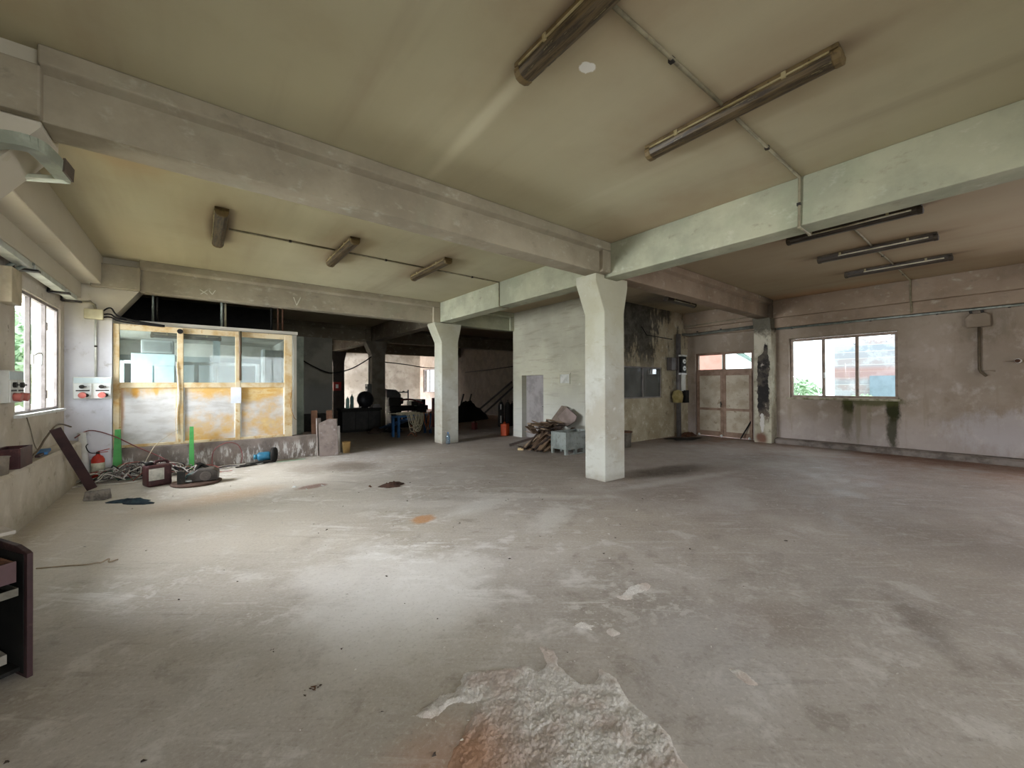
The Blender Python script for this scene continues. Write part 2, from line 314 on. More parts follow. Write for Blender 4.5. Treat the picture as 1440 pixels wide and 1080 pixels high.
def m_floor():
    t = NT('floor_concrete'); x = t.xyz()
    n0 = t.noise(.28, 4, .5); n1 = t.noise(.9, 6, .6); n2 = t.noise(3.0, 7, .66, dist=.4); n3 = t.noise(9, 6, .68); n4 = t.noise(30, 4, .6)
    col = t.mix(t.step(n1, .34, .66), 'aea8a2', '9a938c')
    col = t.mix(t.step(n0, .42, .62, 0, .5), col, 'b0a798')
    col = t.mix(t.step(n2, .53, .66, 0, .7), col, 'c9c5c1'); col = t.mix(t.step(n2, .46, .32, 0, .65), col, '81776f')
    warm = t.math('MULTIPLY', t.step(x[0], 1.6, 6.0), t.step(n1, .2, .6, .45, 1)); col = t.mix(t.math('MULTIPLY', warm, .75), col, '857870')
    edge = t.math('MULTIPLY', t.step(x[1], 2.4, 5.2), t.step(x[0], 3.2, 1.0)); col = t.mix(t.math('MULTIPLY', edge, .5), col, 'bcb3a2')
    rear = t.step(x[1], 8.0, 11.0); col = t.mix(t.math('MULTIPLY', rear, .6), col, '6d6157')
    right = t.math('MULTIPLY', t.step(x[0], 9.0, 11.6), t.step(t.math('ADD', n2, n1), .75, 1.1)); col = t.mix(t.math('MULTIPLY', right, .65), col, '8a5f47')
    # scraped whitish streaks
    mp = t.N.new('ShaderNodeMapping'); t.put(mp.inputs[0], t.P); mp.inputs['Rotation'].default_value = (0, 0, .7); sv = mp.outputs[0]
    ns = t.noise(3.2, 7, .7, sv, stretch=(.35, 2.2, 1), dist=.5); w = t.math('MULTIPLY', t.step(ns, .54, .64), t.step(n1, .44, .6)); fade = t.step(x[0], 4.2, 1.8, .3, 1.0); w = t.math('MULTIPLY', w, fade); col = t.mix(t.math('MULTIPLY', w, .6), col, 'd8d6d3')
    w = t.math('MULTIPLY', t.math('MULTIPLY', t.step(n3, .52, .6), t.step(n1, .5, .62)), fade); col = t.mix(t.math('MULTIPLY', w, .55), col, 'd4d1ce')
    col = t.mix(t.math('MULTIPLY', t.step(ns, .42, .3), .35), col, '6f655d')
    nz = t.noise(2.2, 6, .65); nf = t.noise(7, 6, .7)
    for c, r, an, f, cc, wp, sf in (
            ((1.15, 2.75), (.75, .5), .3, .4, 'cbc8c3', .9, .6), ((1.25, 3.0), (.6, .85), .2, .45, 'd8d5d1', 1.2, .35), ((1.05, 2.55), (.55, .35), .5, .5, 'd6d3cf', 1.2, .35), ((.85, 2.35), (.45, .4), 0, .45, 'c8c5c0', .9, .6), ((2.2, 4.9), (.7, .18), -.6, .35, 'c9c5bf', .9, .5), ((2.9, 4.3), (.55, .2), .2, .5, 'cac7c2', .9, .5),
            ((3.6, 4.3), (1.0, .12), -.75, .3, 'd2d0cc', .9, .6), ((3.3, 3.4), (.5, .18), .5, .5, 'cbc8c3', .9, .5), ((6.2, 3.4), (1.2, .12), -.2, .4, 'c5c2be', .8, .6), ((5.9, 2.5), (.9, .3), .4, .35, 'bdbab6', .9, .6),
            ((2.05, 4.28), (.15, .12), .4, .85, 'b58455', .5, .35), ((2.39, 6.0), (.16, .12), 0, .45, '6a4638', .6, .4),
            ((2.3, 8.0), (.42, .6), .3, .7, '5f5144', .5, .6), ((1.6, 8.2), (.3, .5), 0, .45, '6a5a4a', .6, .6), ((1.38, 6.75), (.22, .12), .2, .75, '6b4438', .8, .35),
            ((.2, 6.9), (.7, .3), .2, .5, 'b8946e', .6, .7), ((-.5, 6.2), (.8, 1.3), .2, .4, 'c0b3a6', .7, .7), ((.6, 5.2), (.9, .8), 0, .35, 'b9b0a4', .7, .7),
            ((6.7, 3.9), (.9, .3), -.15, .75, '4d4138', .5, .55), ((11.0, 5.85), (.9, .45), 0, .8, '3d3833', .5, .5), ((11.6, .9), (.5, 1.9), 0, .6, '6f4a34', .6, .6), ((11.2, 3.0), (.7, .9), 0, .5, 'c2b8b2', .8, .6), ((10.4, 4.3), (1.2, .6), 0, .4, 'beb6b0', .8, .6),  # first spot: the central column's shadow painted on the floor
            ((9.3, 1.6), (1.5, .5), .3, .45, '7b5f52', .8, .6), ((.74, 1.42), (.26, .2), .6, .55, 'a9775a', .7, .7),
            ((2.95, 1.0), (.32, .2), -.6, .35, '75625a', .7, .7), ((3.7, .4), (.4, .09), .5, .4, '5a4d44', .7, .6), ((2.3, 1.1), (.5, .35), .3, .35, 'b4b2b2', .9, .6),
            ((1.0, 1.95), (.55, .5), 0, .3, '96917f', .8, .7), ((.1, 2.6), (.5, .6), 0, .3, 'b6b4ae', .8, .7), ((5.35, 5.6), (.5, .9), 0, .35, '857a6e', .7, .7), ((6.3, 7.2), (1.0, 1.0), 0, .4, '857a72', .7, .7)):
        col = t.mix(t.math('MULTIPLY', t.spot((c[0], c[1], 0), (r[0], r[1], 9), an, wp, nz=nf if r[0] < .6 else nz, soft=sf), f), col, cc)
    ng = t.noise(42, 5, .75, dist=.3); col = t.mix(t.step(ng, .52, .66, 0, .28), col, 'd0ccc8'); col = t.mix(t.step(ng, .46, .32, 0, .35), col, '6e655e')
    nl = t.noise(5.5, 6, .75, sv, stretch=(.25, 3.5, 1), dist=.3); col = t.mix(t.math('MULTIPLY', t.step(nl, .55, .66), .16), col, 'd2cfcb'); col = t.mix(t.math('MULTIPLY', t.step(nl, .42, .32), .18), col, '70665e')
    speck = t.step(t.noise(26, 3, .7), .73, .77); col = t.mix(t.math('MULTIPLY', speck, .55), col, 'd8d5d0')
    speck = t.step(t.noise(19, 3, .7, stretch=(1, 1, 3)), .27, .23); col = t.mix(t.math('MULTIPLY', speck, .5), col, '4c443e')
    h = t.math('ADD', t.math('MULTIPLY', n3, .5), t.math('MULTIPLY', n4, .25)); t.bump(h, .3, .01)
    return t.done(col, t.step(n2, .3, .7, .5, .8), 0, .35)
MC, MBEAM, MCOL, MFL = m_ceiling(), m_concrete(a='a8a890', b='91937f', green='919980'), m_column(), m_floor()
MBEAMX = m_concrete('cross_beam_paint', '9d9480', '877e6c', green='8d8a76')
MBEAMR = m_concrete('right_bay_beam_paint', '958472', '82715f', green='80776a', dark=(0, 10.7, 11.9, '35312a', .8))
MEDGE = m_concrete('right_edge_beam_paint', '958472', '82715f', green='80776a')
MBEAMD = m_concrete('back_hall_shaded_beam', '6f6656', '5d5446', green='625e4c')  # beam colour darkened for shade in the back hall
MWL, MWR, MPIER, MMOLD, MBLOCK, MREAR, MGREY, MCURB, MPEEL = m_wall_left(), m_wall_right(), m_pier(), m_mold(), m_block(), m_rear(), m_graywall(), m_curb(), m_peel()
def m_glass(name, tint=(.93, .96, .96), refl=.006, dirt=.0):
    t = NT(name); N = t.N; tr = N.new('ShaderNodeBsdfTransparent'); tr.inputs[0].default_value = (*tint, 1)
    gl = N.new('ShaderNodeBsdfGlossy'); gl.inputs['Roughness'].default_value = .03; mx = N.new('ShaderNodeMixShader')
    lw = N.new('ShaderNodeLayerWeight'); lw.inputs[0].default_value = .35
    t.put(mx.inputs[0], t.math('MULTIPLY', lw.outputs['Fresnel'], refl * 5, True)); t.t.links.new(tr.outputs[0], mx.inputs[1]); t.t.links.new(gl.outputs[0], mx.inputs[2])
    last = mx
    if dirt:
        df = N.new('ShaderNodeBsdfDiffuse'); df.inputs[0].default_value = lin('b9bcb6'); m2 = N.new('ShaderNodeMixShader')
        t.put(m2.inputs[0], t.step(t.noise(4, 5, .65, t.O), .3, .8, dirt * .4, dirt)); t.t.links.new(mx.outputs[0], m2.inputs[1]); t.t.links.new(df.outputs[0], m2.inputs[2]); last = m2
    t.t.links.new(last.outputs[0], t.out.inputs['Surface']); return t.m
GLASS = m_glass('window_glass'); DUSTY = m_glass('dusty_partition_glass', (.86, .93, .93), .12, .22)
ALU = simple('brown_anodised_frame', '8b7a6b', '74655a', 6, .5, .2); ALUG = simple('grey_window_frame', '8d8684', '776f6c', 6, .5, .2)
WOODF = simple('cream_painted_frame', 'cfc0a0', 'b99a68', 3, .6, 0, .1, c='b08a50'); GALV = simple('galvanised_steel', '9aa39c', '7f8780', 10, .45, .6, .05)
CONDUIT = simple('grey_plastic_conduit', '8b846c', '736c58', 8, .6); RUST = simple('rusty_metal', '5b3d2c', '3d2a20', 12, .8, .2, .3, c='7a5236')
BLACK = simple('black_grime_shade', '121110', '1b1917', 9, .8); DARKSTEEL = simple('dark_oily_steel', '2a2927', '3a3632', 9, .55, .4, c='54493f'); PALEBOX = simple('pale_grey_plastic', 'c9cac4', 'b7b8b0', 6, .5, 0, .03)
WHITEP = simple('white_paint', 'd8dad8', 'c4c6c2', 5, .6, 0, .05); REDP = simple('faded_red_plastic', 'b5685f', '9c5048', 6, .5, 0, .03)

# ------------------------------------------------------------------ structure
X0, X1, Y0, Y1 = -1.75, 12.25, -7.0, 26.0
fl = MB().add([(X0 - .3, Y0 - .3, 0), (X1 + .3, Y0 - .3, 0), (X1 + .3, Y1 + .3, 0), (X0 - .3, Y1 + .3, 0)], [(0, 1, 2, 3)])
fl.box((X0 - .3, Y0 - .3, -.2), (X1 + .3, Y1 + .3, -.02))
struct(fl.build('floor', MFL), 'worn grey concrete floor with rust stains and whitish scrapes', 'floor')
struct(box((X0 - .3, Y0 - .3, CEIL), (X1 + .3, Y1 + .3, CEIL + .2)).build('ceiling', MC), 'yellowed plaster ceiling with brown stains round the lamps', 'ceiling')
def wall(name, mat, axis, c0, c1, a0, a1, holes, label, z0=0.0, z1=CEIL):
    """a wall slab c0..c1 thick, running a0..a1, with (a, a, z, z) openings"""
    b = MB(); P = (lambda a, z, c: (c, a, z)) if axis == 'x' else (lambda a, z, c: (a, c, z))
    def seg(p, q, zz0, zz1):
        if q > p and zz1 > zz0: b.box(P(p, zz0, c0), P(q, zz1, c1))
    at = a0
    for h in sorted(holes):
        seg(at, h[0], z0, z1); seg(h[0], h[1], z0, h[2]); seg(h[0], h[1], h[3], z1); at = h[1]
    seg(at, a1, z0, z1); o = b.build(name, mat); return struct(o, label, 'wall')
W1 = (7.49, 9.5, 1.21, 2.80); W2 = (1.61, 3.69, 1.22, 2.77); W3 = (23.3, 25.5, 1.13, 2.70); D1 = (4.56, 6.22, 0.0, 2.54)
HL = (7.58, 7.90, 1.92, 2.13)
wall('wall_left', MWL, 'x', X0 - .3, X0, Y0, Y1, [W1, (4.75, 6.75, 1.21, 2.8), (-3.6, -.4, 1.21, 2.8), (10.5, 12.5, 1.3, 2.6), (17.3, 19.7, 1.13, 2.75), (22, 25, 1.13, 2.75)], 'stained left wall with the three-part window')  # unseen openings before the near pilaster and in the back hall added for light
wall('wall_right', MWR, 'x', X1, X1 + .3, Y0, Y1, [W2, D1, HL, W3, (-4.4, -2.1, 1.22, 2.77)], 'grey-brown right wall with window and double door')  # last opening, out of view, added to let light in
wall('wall_front', MREAR, 'y', Y0 - .3, Y0, X0, X1, [(.4, 4.8, .6, 3.3)], 'plastered wall behind the viewpoint')
wall('wall_rear', MREAR, 'y', Y1, Y1 + .3, X0, X1, [], 'pale wall at the far end of the back hall')
struct(MB().prism([(X0, Y0, 0), (-1.53, Y0, 0), (-1.53, Y0, .62), (-1.56, Y0, .655), (X0, Y0, .67)], (0, 9.73 - Y0, 0)).build('trim_1', MWL), 'plastered ledge along the foot of the left wall', 'ledge')
# corner pier and the pilaster under the first beam: each flares towards the room
def pier(y0, y1, name, label):
    p = [(X0, y0, 0), (-1.19, y0, 0), (-1.19, y0, 2.75), (-.83, y0, 3.29), (-.83, y0, CEIL), (X0, y0, CEIL)]
    struct(MB().prism(p, (0, y1 - y0, 0)).build(name, MPIER), label, 'pier')
pier(9.73, 10.15, 'wall_pier', 'whitewashed corner pier between left window and glazed partition')
pier(4.02, 4.44, 'wall_pier', 'left pilaster carrying the near ceiling beam')
# moulded columns: a square shaft whose head flares under the beams
def column(y, mat, label, name='column', x0=5.1, x1=5.61, d=.42, top=3.25):
    p = [(x0, y, 0), (x1, y, 0), (x1, y, 2.76), (x1 + .1, y, 3.2), (x1 + .1, y, top), (x0 - .21, y, top), (x0 - .21, y, 3.2), (x0, y, 2.74)]
    o = MB().prism(p, (0, d, 0)).build(name, mat, bevel=.012); return struct(o, label, 'column')
column(4.06, MCOL, 'square concrete column at the centre of the hall', top=3.33); column(9.5, MCOL, 'square column with a water bottle at its foot')
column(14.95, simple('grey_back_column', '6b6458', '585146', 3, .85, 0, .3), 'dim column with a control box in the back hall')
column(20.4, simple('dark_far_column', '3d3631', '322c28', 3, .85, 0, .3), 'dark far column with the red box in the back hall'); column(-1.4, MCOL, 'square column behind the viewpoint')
o = MB().box((11.87, 3.98, 0), (X1, 4.40, 3.05)); o.prism([(11.87, 3.98, 3.05), (11.87, 4.4, 3.05), (11.77, 4.4, 3.35), (11.77, 3.98, 3.35)], (.48, 0, 0))
struct(o.build('column', MPEEL, bevel=.015), 'peeling wall column right of the double door', 'column')
# cross beams: a proud band at the ceiling and at both ends, a recessed face between
def cross_beam(y, x0, x1, mat, label, zb=3.32, back=.36, lead=0.0):
    b = MB(); b.box((x0, y + .07, zb), (x1, y + back, CEIL)); b.prism([(x0, y, CEIL), (x0, y, 3.675), (x0, y + .085, 3.63), (x0, y + .085, CEIL)], (x1 - x0, 0, 0))
    b.box((x1 - .2, y, zb), (x1, y + .08, 3.66)); b.box((x0 - lead, y, zb), (x0 + .15 * (lead == 0) + .015, y + .08, 3.66)); struct(b.build('beam', mat, bevel=.012), label, 'beam')
cross_beam(3.93, -.83, 5.1, MBEAMX, 'near ceiling beam crossing the hall to the central column', lead=.6); cross_beam(3.93, 5.42, 11.9, MBEAMR, 'ceiling beam from the central column to the peeling column')
cross_beam(9.56, -.83, 5.1, MBEAMX, 'ceiling beam above the glazed partition', 3.25, .34, .6); cross_beam(9.56, 5.42, 7.7, MBEAM, 'short ceiling beam from the second column to the block wall', 3.25, .34)
cross_beam(-1.5, X0 + .3, 5.1, MBEAMX, 'ceiling beam behind the viewpoint, left span'); cross_beam(-1.5, 5.42, X1, MBEAMR, 'ceiling beam behind the viewpoint, right span')
for yy, n in ((15.0, 'third'), (20.45, 'fourth')):
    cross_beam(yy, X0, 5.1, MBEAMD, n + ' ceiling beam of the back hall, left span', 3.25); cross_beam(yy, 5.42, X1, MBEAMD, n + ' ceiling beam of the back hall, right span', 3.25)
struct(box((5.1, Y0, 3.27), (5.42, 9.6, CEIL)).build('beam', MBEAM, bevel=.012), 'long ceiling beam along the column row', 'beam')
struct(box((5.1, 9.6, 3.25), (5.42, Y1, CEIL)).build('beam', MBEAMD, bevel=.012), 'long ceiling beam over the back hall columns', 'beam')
b = MB().box((X0, Y0, 3.30), (-1.3, 9.74, CEIL)); b.box((X0, Y0, 3.05), (-1.56, 9.74, 3.31)); struct(b.build('beam', MPIER, bevel=.012), 'edge beam above the left wall windows', 'beam')
b = MB().box((12.0, Y0, 3.33), (X1, 6.46, CEIL)); b.box((12.12, Y0, 3.08), (X1, 6.46, 3.34)); struct(b.build('beam', MEDGE, bevel=.01), 'edge beam above the right wall window', 'beam')
# the inner block of rooms
wall('wall_hatch', MMOLD, 'y', 6.46, 6.60, 7.64, X1, [(8.40, 10.76, 1.19, 2.08)], 'mould-blackened wall with the hatch window')
wall('wall_block', MBLOCK, 'x', 7.64, 7.86, 6.60, 9.62, [(8.25, 9.2, 0, 1.86)], 'ribbed grey block wall with the small doorway')
wall('wall_block_back', MGREY, 'y', 9.48, 9.62, 7.86, X1, [], 'unseen back wall of the small rooms')
wall('wall_back_hall', MGREY, 'y', 15.05, 15.25, X0, 3.72, [], 'dim grey wall at the back of the left bay', 0, 3.26)
b = MB().prism([(12.05, Y0, 0), (12.05, Y0, .10), (12.1, Y0, .13), (X1, Y0, .14), (X1, Y0, 0)], (0, 3.97 - Y0, 0)); struct(b.build('baseboard_right', simple('kerb_grey', '857c76', '5f5751', 4, .85, 0, .3)), 'low concrete kerb along the foot of the right wall', 'kerb')
# ------------------------------------------------------------------ windows and doors
def win(name, label, axis, c, a0, a1, z0, z1, mull, frame, inward, glass=GLASS, w=.06, d=.07, thick=None):
    """a framed window in the plane c: outer frame, mullions at the given places, one pane per light"""
    P = (lambda a, z, k: (c + k, a, z)) if axis == 'x' else (lambda a, z, k: (a, c + k, z))
    root = thing(name, label, 'window'); root['kind'] = 'structure'
    def bx(p, q, zz0, zz1, k0, k1): return MB().box(P(p, zz0, k0), P(q, zz1, k1))
    for p, q, u, v in ((a0, a1, z0, z0 + w), (a0, a1, z1 - w, z1), (a0, a0 + w, z0 + w, z1 - w), (a1 - w, a1, z0 + w, z1 - w)): bx(p, q, u, v, -d/2, d/2).build('frame', frame, root, bevel=.006)
    edges = [a0 + w] + [x for m in mull for x in (m - w/2, m + w/2)] + [a1 - w]
    for m in mull: bx(m - w/2, m + w/2, z0 + w, z1 - w, -d/2 - .004, d/2 + .004).build('mullion', frame, root, bevel=.006)
    for i in range(0, len(edges), 2): bx(edges[i], edges[i+1], z0 + w, z1 - w, -.003, .003).build('pane', glass, root)
    return root, P
r, P = win('window_1', 'three-part window with grey frame in the left wall', 'x', -1.80, *W1[:2], W1[2], W1[3], (8.17, 8.85), ALUG, 1, w=.04, d=.045)
for m in (8.22,):
    h = MB().box((-1.785, 8.155, 1.86), (-1.745, 8.185, 2.0)); h.tube(spline([(-1.75, 8.19, 1.98), (-1.72, 8.26, 2.02), (-1.72, 8.40, 2.0), (-1.73, 8.42, 1.86)]), .011); h.build('handle', WHITEP, r)['label'] = 'white curved window handle'
for y, z in ((8.85, 1.45), (8.85, 2.45)): MB().cyl((-1.772, y, z - .06), (-1.772, y, z + .06), .014).build('hinge', ALUG, r)
struct(box((X0 - .1, W1[0] - .04, 1.175), (X0 + .06, W1[1] + .03, 1.215)).build('trim_2', WHITEP, bevel=.006), 'white sill below the left window', 'sill')
r, P = win('window_2', 'three-part window with brown frame in the right wall', 'x', 12.38, W2[0], W2[1], W2[2], W2[3] - .02, (2.33, 2.98), ALU, -1)
MB().cyl((12.335, 2.95, 1.78), (12.30, 2.95, 1.78), .014).box((12.285, 2.93, 1.72), (12.305, 2.965, 1.86)).build('handle', WHITEP, r)['label'] = 'small white window handle'
struct(box((12.18, W2[0] - .05, 1.175), (12.45, W2[1] + .05, 1.222)).build('trim_3', simple('stained_sill', 'a59c88', '6b6a48', 5, .8), bevel=.006), 'stained stone sill below the right window', 'sill')
win('window_3', 'three-part window at the far end of the back hall', 'x', 12.38, *W3, (24.03, 24.78), ALUG, -1)
win('window_4', 'grey hatch window in the mouldy wall', 'y', 6.52, 8.40, 10.76, 1.19, 2.08, (9.83,), ALUG, 1, m_glass('grey_hatch_glass', (.62, .62, .63), .012, .3), w=.035, d=.05)
win('window_5', 'small high window seen through the hatch', 'x', 12.38, *HL, (), ALUG, -1, w=.02)
win('window_6', 'side window left of the picture', 'x', -1.93, 4.75, 6.75, 1.21, 2.8, (5.42, 6.1), ALUG, 1); win('window_7', 'office window in the left wall', 'x', -1.93, 10.5, 12.5, 1.3, 2.6, (11.5,), ALUG, 1)
win('window_8', 'wide unseen window added behind the viewpoint for light', 'y', -7.15, .4, 4.8, .6, 3.3, (1.85, 3.35), ALU, 1)  # window added to let light onto the foreground floor
# double door with transom lights
d = thing('door_1', 'brown double door with two glazed transom lights', 'door'); d['kind'] = 'structure'
DF = simple('brown_door_frame', '8d7564', '79614f', 5, .6, 0, .1); DP = simple('weathered_door_panel', 'b5aa98', 'a1947f', 3, .7, 0, .2, c='8c7d68')
for y0, y1, z0, z1 in ((4.56, 4.63, 0, 2.54), (6.15, 6.22, 0, 2.54), (4.63, 6.15, 2.47, 2.54), (4.63, 6.15, 1.93, 2.03), (5.35, 5.42, 2.03, 2.47)): box((12.32, y0, z0), (12.40, y1, z1)).build('frame', DF, d, bevel=.006)
for y0, y1 in ((4.63, 5.35), (5.42, 6.15)): box((12.357, y0, 2.03), (12.363, y1, 2.47)).build('transom_pane', GLASS, d)
for y0, y1 in ((4.60, 5.388), (5.392, 6.18)):
    lf = MB()
    for p, q, u, v in ((y0, y0 + .08, .008, 1.96), (y1 - .08, y1, .008, 1.96), (y0 + .08, y1 - .08, .008, .16), (y0 + .08, y1 - .08, 1.84, 1.96), (y0 + .08, y1 - .08, .79, .86)): lf.box((12.28, p, u), (12.318, q, v))
    lf = lf.build('leaf', DF, d, bevel=.005)
    for u, v in ((.16, .79), (.86, 1.84)): box((12.295, y0 + .075, u - .005), (12.312, y1 - .075, v + .005)).build('panel', DP, lf)
MB().cyl((12.28, 5.43, .98), (12.22, 5.43, .98), .012).box((12.215, 5.42, .90), (12.23, 5.445, 1.06)).build('handle', DARKSTEEL, d)
for y in (6.1, 5.43, 4.66): MB().ball((12.245, y, .036), .035).build('caster', WHITEP, d)
d = thing('door_2', 'plain grey door set deep in the block wall', 'door'); d['kind'] = 'structure'
box((7.82, 8.25, 0), (7.86, 9.2, 1.86)).build('leaf', simple('grey_lilac_door', '8a8583', '76716f', 3, .6, 0, .05), d)
MB().cyl((7.82, 8.33, .95), (7.77, 8.33, .95), .01).bar((7.775, 8.33, .95), (7.775, 8.44, .95), .02, .015).build('handle', DARKSTEEL, d)
fr = thing('wall_niche', 'small framed vent panel on the grey block wall', 'panel', (7.64, 7.41, 1.74))
for lo, hi in (((-.025, -.22, .11), (0, .22, .15)), ((-.02, -.2, -.15), (0, .2, -.12)), ((-.02, -.2, -.12), (0, -.165, .11)), ((-.02, .165, -.12), (0, .2, .11))): box(lo, hi).build('frame', MBLOCK, fr, bevel=.004)
box((-.008, -.17, -.13), (.0, .17, .12)).build('panel', simple('pale_vent_panel', 'b5b5ae', '9c9c94', 5, .7), fr)
#@@PART2
# ------------------------------------------------------------------ outside the windows
struct(box((-60, -40, -.35), (-2.05, 60, -.15)).build('ground', simple('yard_ground', 'a39a86', '8f8c76', 1.5, .9)), 'pale trodden ground outside the left wall', 'ground')
struct(box((12.55, -40, -.35), (70, 60, -.15)).build('ground', simple('yard_gravel', '8c8a80', '77796a', 1.5, .9)), 'gravel yard outside the right wall', 'ground')
def leaves(n, c, r, size, seed):
    q = random.Random(seed); b = MB()
    for i in range(n):
        while True:
            p = Vector((q.uniform(-1, 1), q.uniform(-1, 1), q.uniform(-1, 1)))
            if p.length < 1 and (p.length > .55 or q.random() < .25): break
        p = Vector((c[0] + p.x * r[0], c[1] + p.y * r[1], c[2] + p.z * r[2]))
        u = Vector((q.gauss(0, 1), q.gauss(0, 1), q.gauss(0, 1))).normalized(); v = u.orthogonal().normalized(); k = size * q.uniform(.6, 1.4)
        b.add([p - u * k, p + v * k * .45, p + u * k, p - v * k * .45], [(0, 1, 2, 3)])
    return b
LEAF = simple('pale_green_leaf', 'b4cdac', '98b890', 2, .6, 0, 0); BARK = simple('tree_bark', '6d5f4c', '574a3a', 6, .9)
def tree(name, label, x, y, h, r, n, seed, size=.16):
    t = thing(name, label, 'tree' if name == 'tree' else 'bush', (x, y, -.15))
    f = leaves(n, (0, 0, h * .62), (r, r, h * .4), size, seed).build('foliage', LEAF, t); f['kind'] = 'stuff'
    b = MB().lathe([(.09 * h / 4, 0), (.06 * h / 4, h * .35), (.03 * h / 4, h * .75)], n=8)
    for a in range(4): b.cyl((0, 0, h * (.3 + .08 * a)), (math.cos(a * 2.2) * r * .6, math.sin(a * 2.2) * r * .6, h * (.55 + .08 * a)), .03, .012, 6)
    b.build('trunk', BARK, t)
tree('tree', 'leafy tree outside the first light of the left window', -5.6, 22.0, 4.2, 1.5, 2600, 3); tree('tree', 'second leafy tree outside the middle of the left window', -6.7, 28.0, 4.0, 1.3, 2200, 4)
tree('tree', 'tree standing further off beyond the left window', -10.5, 36, 7, 3.0, 2600, 5, .25)
tree('bush', 'low green bush at the foot of the ruined stone wall', 16.6, 4.9, 1.9, .95, 1800, 6, .09); tree('bush', 'second green bush nearer the middle window light', 17.2, 3.1, 1.35, .55, 1000, 7, .08)
tree('bush', 'green bush outside the far back-hall window', 16.5, 27.0, 2.6, 1.6, 1200, 8, .14)
pb = thing('plastered_house', 'pale pink plastered house outside the left window', 'building', (-6.6, 34, -.15))
box((-.4, 0, 0), (6.0, 6, 4.6)).build('wall', simple('pale_pink_render', 'eee4e1', 'e6dcd8', 1, .9), pb); MB().prism([(-.8, -.4, 4.6), (6.4, -.4, 4.6), (2.8, -.4, 6.2)], (0, 6.8, 0)).build('roof', simple('house_roof_tiles', 'b98d78', 'a67c69', 6, .9), pb)
box((.9, -.03, 1.4), (1.9, .02, 2.9)).build('window', simple('house_window', 'a9b3b8', '98a2a8', 3, .4), pb)
def m_ruin():
    t = NT('ruined_masonry'); br = t.N.new('ShaderNodeTexBrick'); mp = t.N.new('ShaderNodeMapping'); t.put(mp.inputs[0], t.O); mp.inputs['Rotation'].default_value = (PI/2, 0, PI/2)
    t.t.links.new(mp.outputs[0], br.inputs['Vector']); br.inputs['Scale'].default_value = 2.2; br.inputs['Color1'].default_value = lin('9fa9b2'); br.inputs['Color2'].default_value = lin('b3a7a6'); br.inputs['Mortar'].default_value = lin('d0d2d2')
    z = t.xyz(t.O)[2]; n = t.noise(2.2, 6, .65, t.O); col = t.mix(t.step(n, .45, .6, 0, .8), br.outputs[0], 'c4cad0'); col = t.mix(t.math('MULTIPLY', t.step(t.math('ABSOLUTE', t.math('SUBTRACT', z, 2.1)), .3, .1), .6), col, 'b8877c')
    t.bump(br.outputs[1], .6, .02); return t.done(col, .9)
rw = MB(); q = random.Random(5); ys = [1.2 + i * .28 for i in range(10)] + [4.02]
tops = [3.0, 3.05, 2.95, 3.1, 3.12, 2.98, 3.02, 3.1, 2.95, 3.0, 2.55]
for i in range(10): rw.box((18, ys[i], 0), (18.5, ys[i+1], tops[i] + .15))
for i in range(9): rw.box((18.02, ys[i] + .05, tops[i] + .14), (18.4, ys[i] + .05 + q.uniform(.08, .17), tops[i] + .14 + q.uniform(.05, .14)))
tag(rw.build('ruined_wall', m_ruin(), loc=(0, 0, -.15)), 'ruined grey stone wall outside the right window', 'wall')
tag(box((17.9, 1.0, 0), (17.98, 3.05, 2.0)).build('sheet_fence', simple('blue_grey_sheet', '93a6b4', '83959f', 2, .7), loc=(0, 0, -.15)), 'blue-grey sheet metal fence in front of the ruined wall', 'fence')
rh = thing('red_house', 'red rendered house behind the left transom light', 'building', (20, 8.75, -.15))
MB().prism([(0, 0, 0), (5, 2.3, 0), (5, 5.2, 0), (0, 3.3, 0)], (0, 0, 6)).build('wall', simple('red_render', 'e6a294', 'dd9485', 1, .9), rh); MB().prism([(-.2, -.1, 5.95), (5.1, 2.3, 5.95), (5.1, 5.3, 5.95), (-.2, 3.4, 5.95)], (0, 0, .2)).build('roof_edge', simple('eaves_board', '8a7a70', '6f635b', 4, .9), rh)
sh = thing('shed_roof', 'green braced lean-to roof behind the right transom light', 'shed', (19, 7.2, -.15))
GB = simple('faded_green_timber', '8fa39c', '7a8f88', 5, .8)
for k in range(2): MB().bar((.4 * k, .9, 3.4 + .05 * k), (.4 * k, -.5, 2.5 - .1 * k), .08, .12).build('rafter', GB, sh)
for y in (-.9, 1.2): MB().bar((.2, y, 0), (.2, y, 3.3), .1, .1).build('post', GB, sh)
MB().bar((.2, -.95, 3.3), (.2, 1.25, 3.3), .1, .12).build('plate', GB, sh)

# ------------------------------------------------------------------ ceiling lamps and conduits
TUBEG = simple('dead_fluorescent_tube', '97896a', '5f5038', 7, .4, 0, .02); HOUS = simple('grimy_lamp_housing', '6f5f40', '3f301f', 4, .6, .1, .15, c='2c2015'); HOUSD = simple('dark_lamp_housing', '4d4438', '2f281f', 5, .6, .1, .15)
def m_cover(name, a, b, c):
    t = NT(name); n = t.noise(9, 5, .65, t.O, stretch=(5, .35, 5)); n2 = t.noise(6, 5, .7, t.O)
    col = t.mix(t.step(n, .4, .6), a, b); col = t.mix(t.math('MULTIPLY', t.step(n, .58, .68), t.step(n2, .4, .6)), col, c); t.bump(n, .2, .004)
    return t.done(col, .45, 0, .4)
COV = m_cover('grimy_lamp_cover', '5d4f36', '2f2519', 'a89d70'); COVD = m_cover('dark_lamp_cover', '4a4138', '2a231c', '6d6252'); GLINT = simple('painted_glint', 'cfc9b2', 'a89f86', 6, .3, 0, .02)
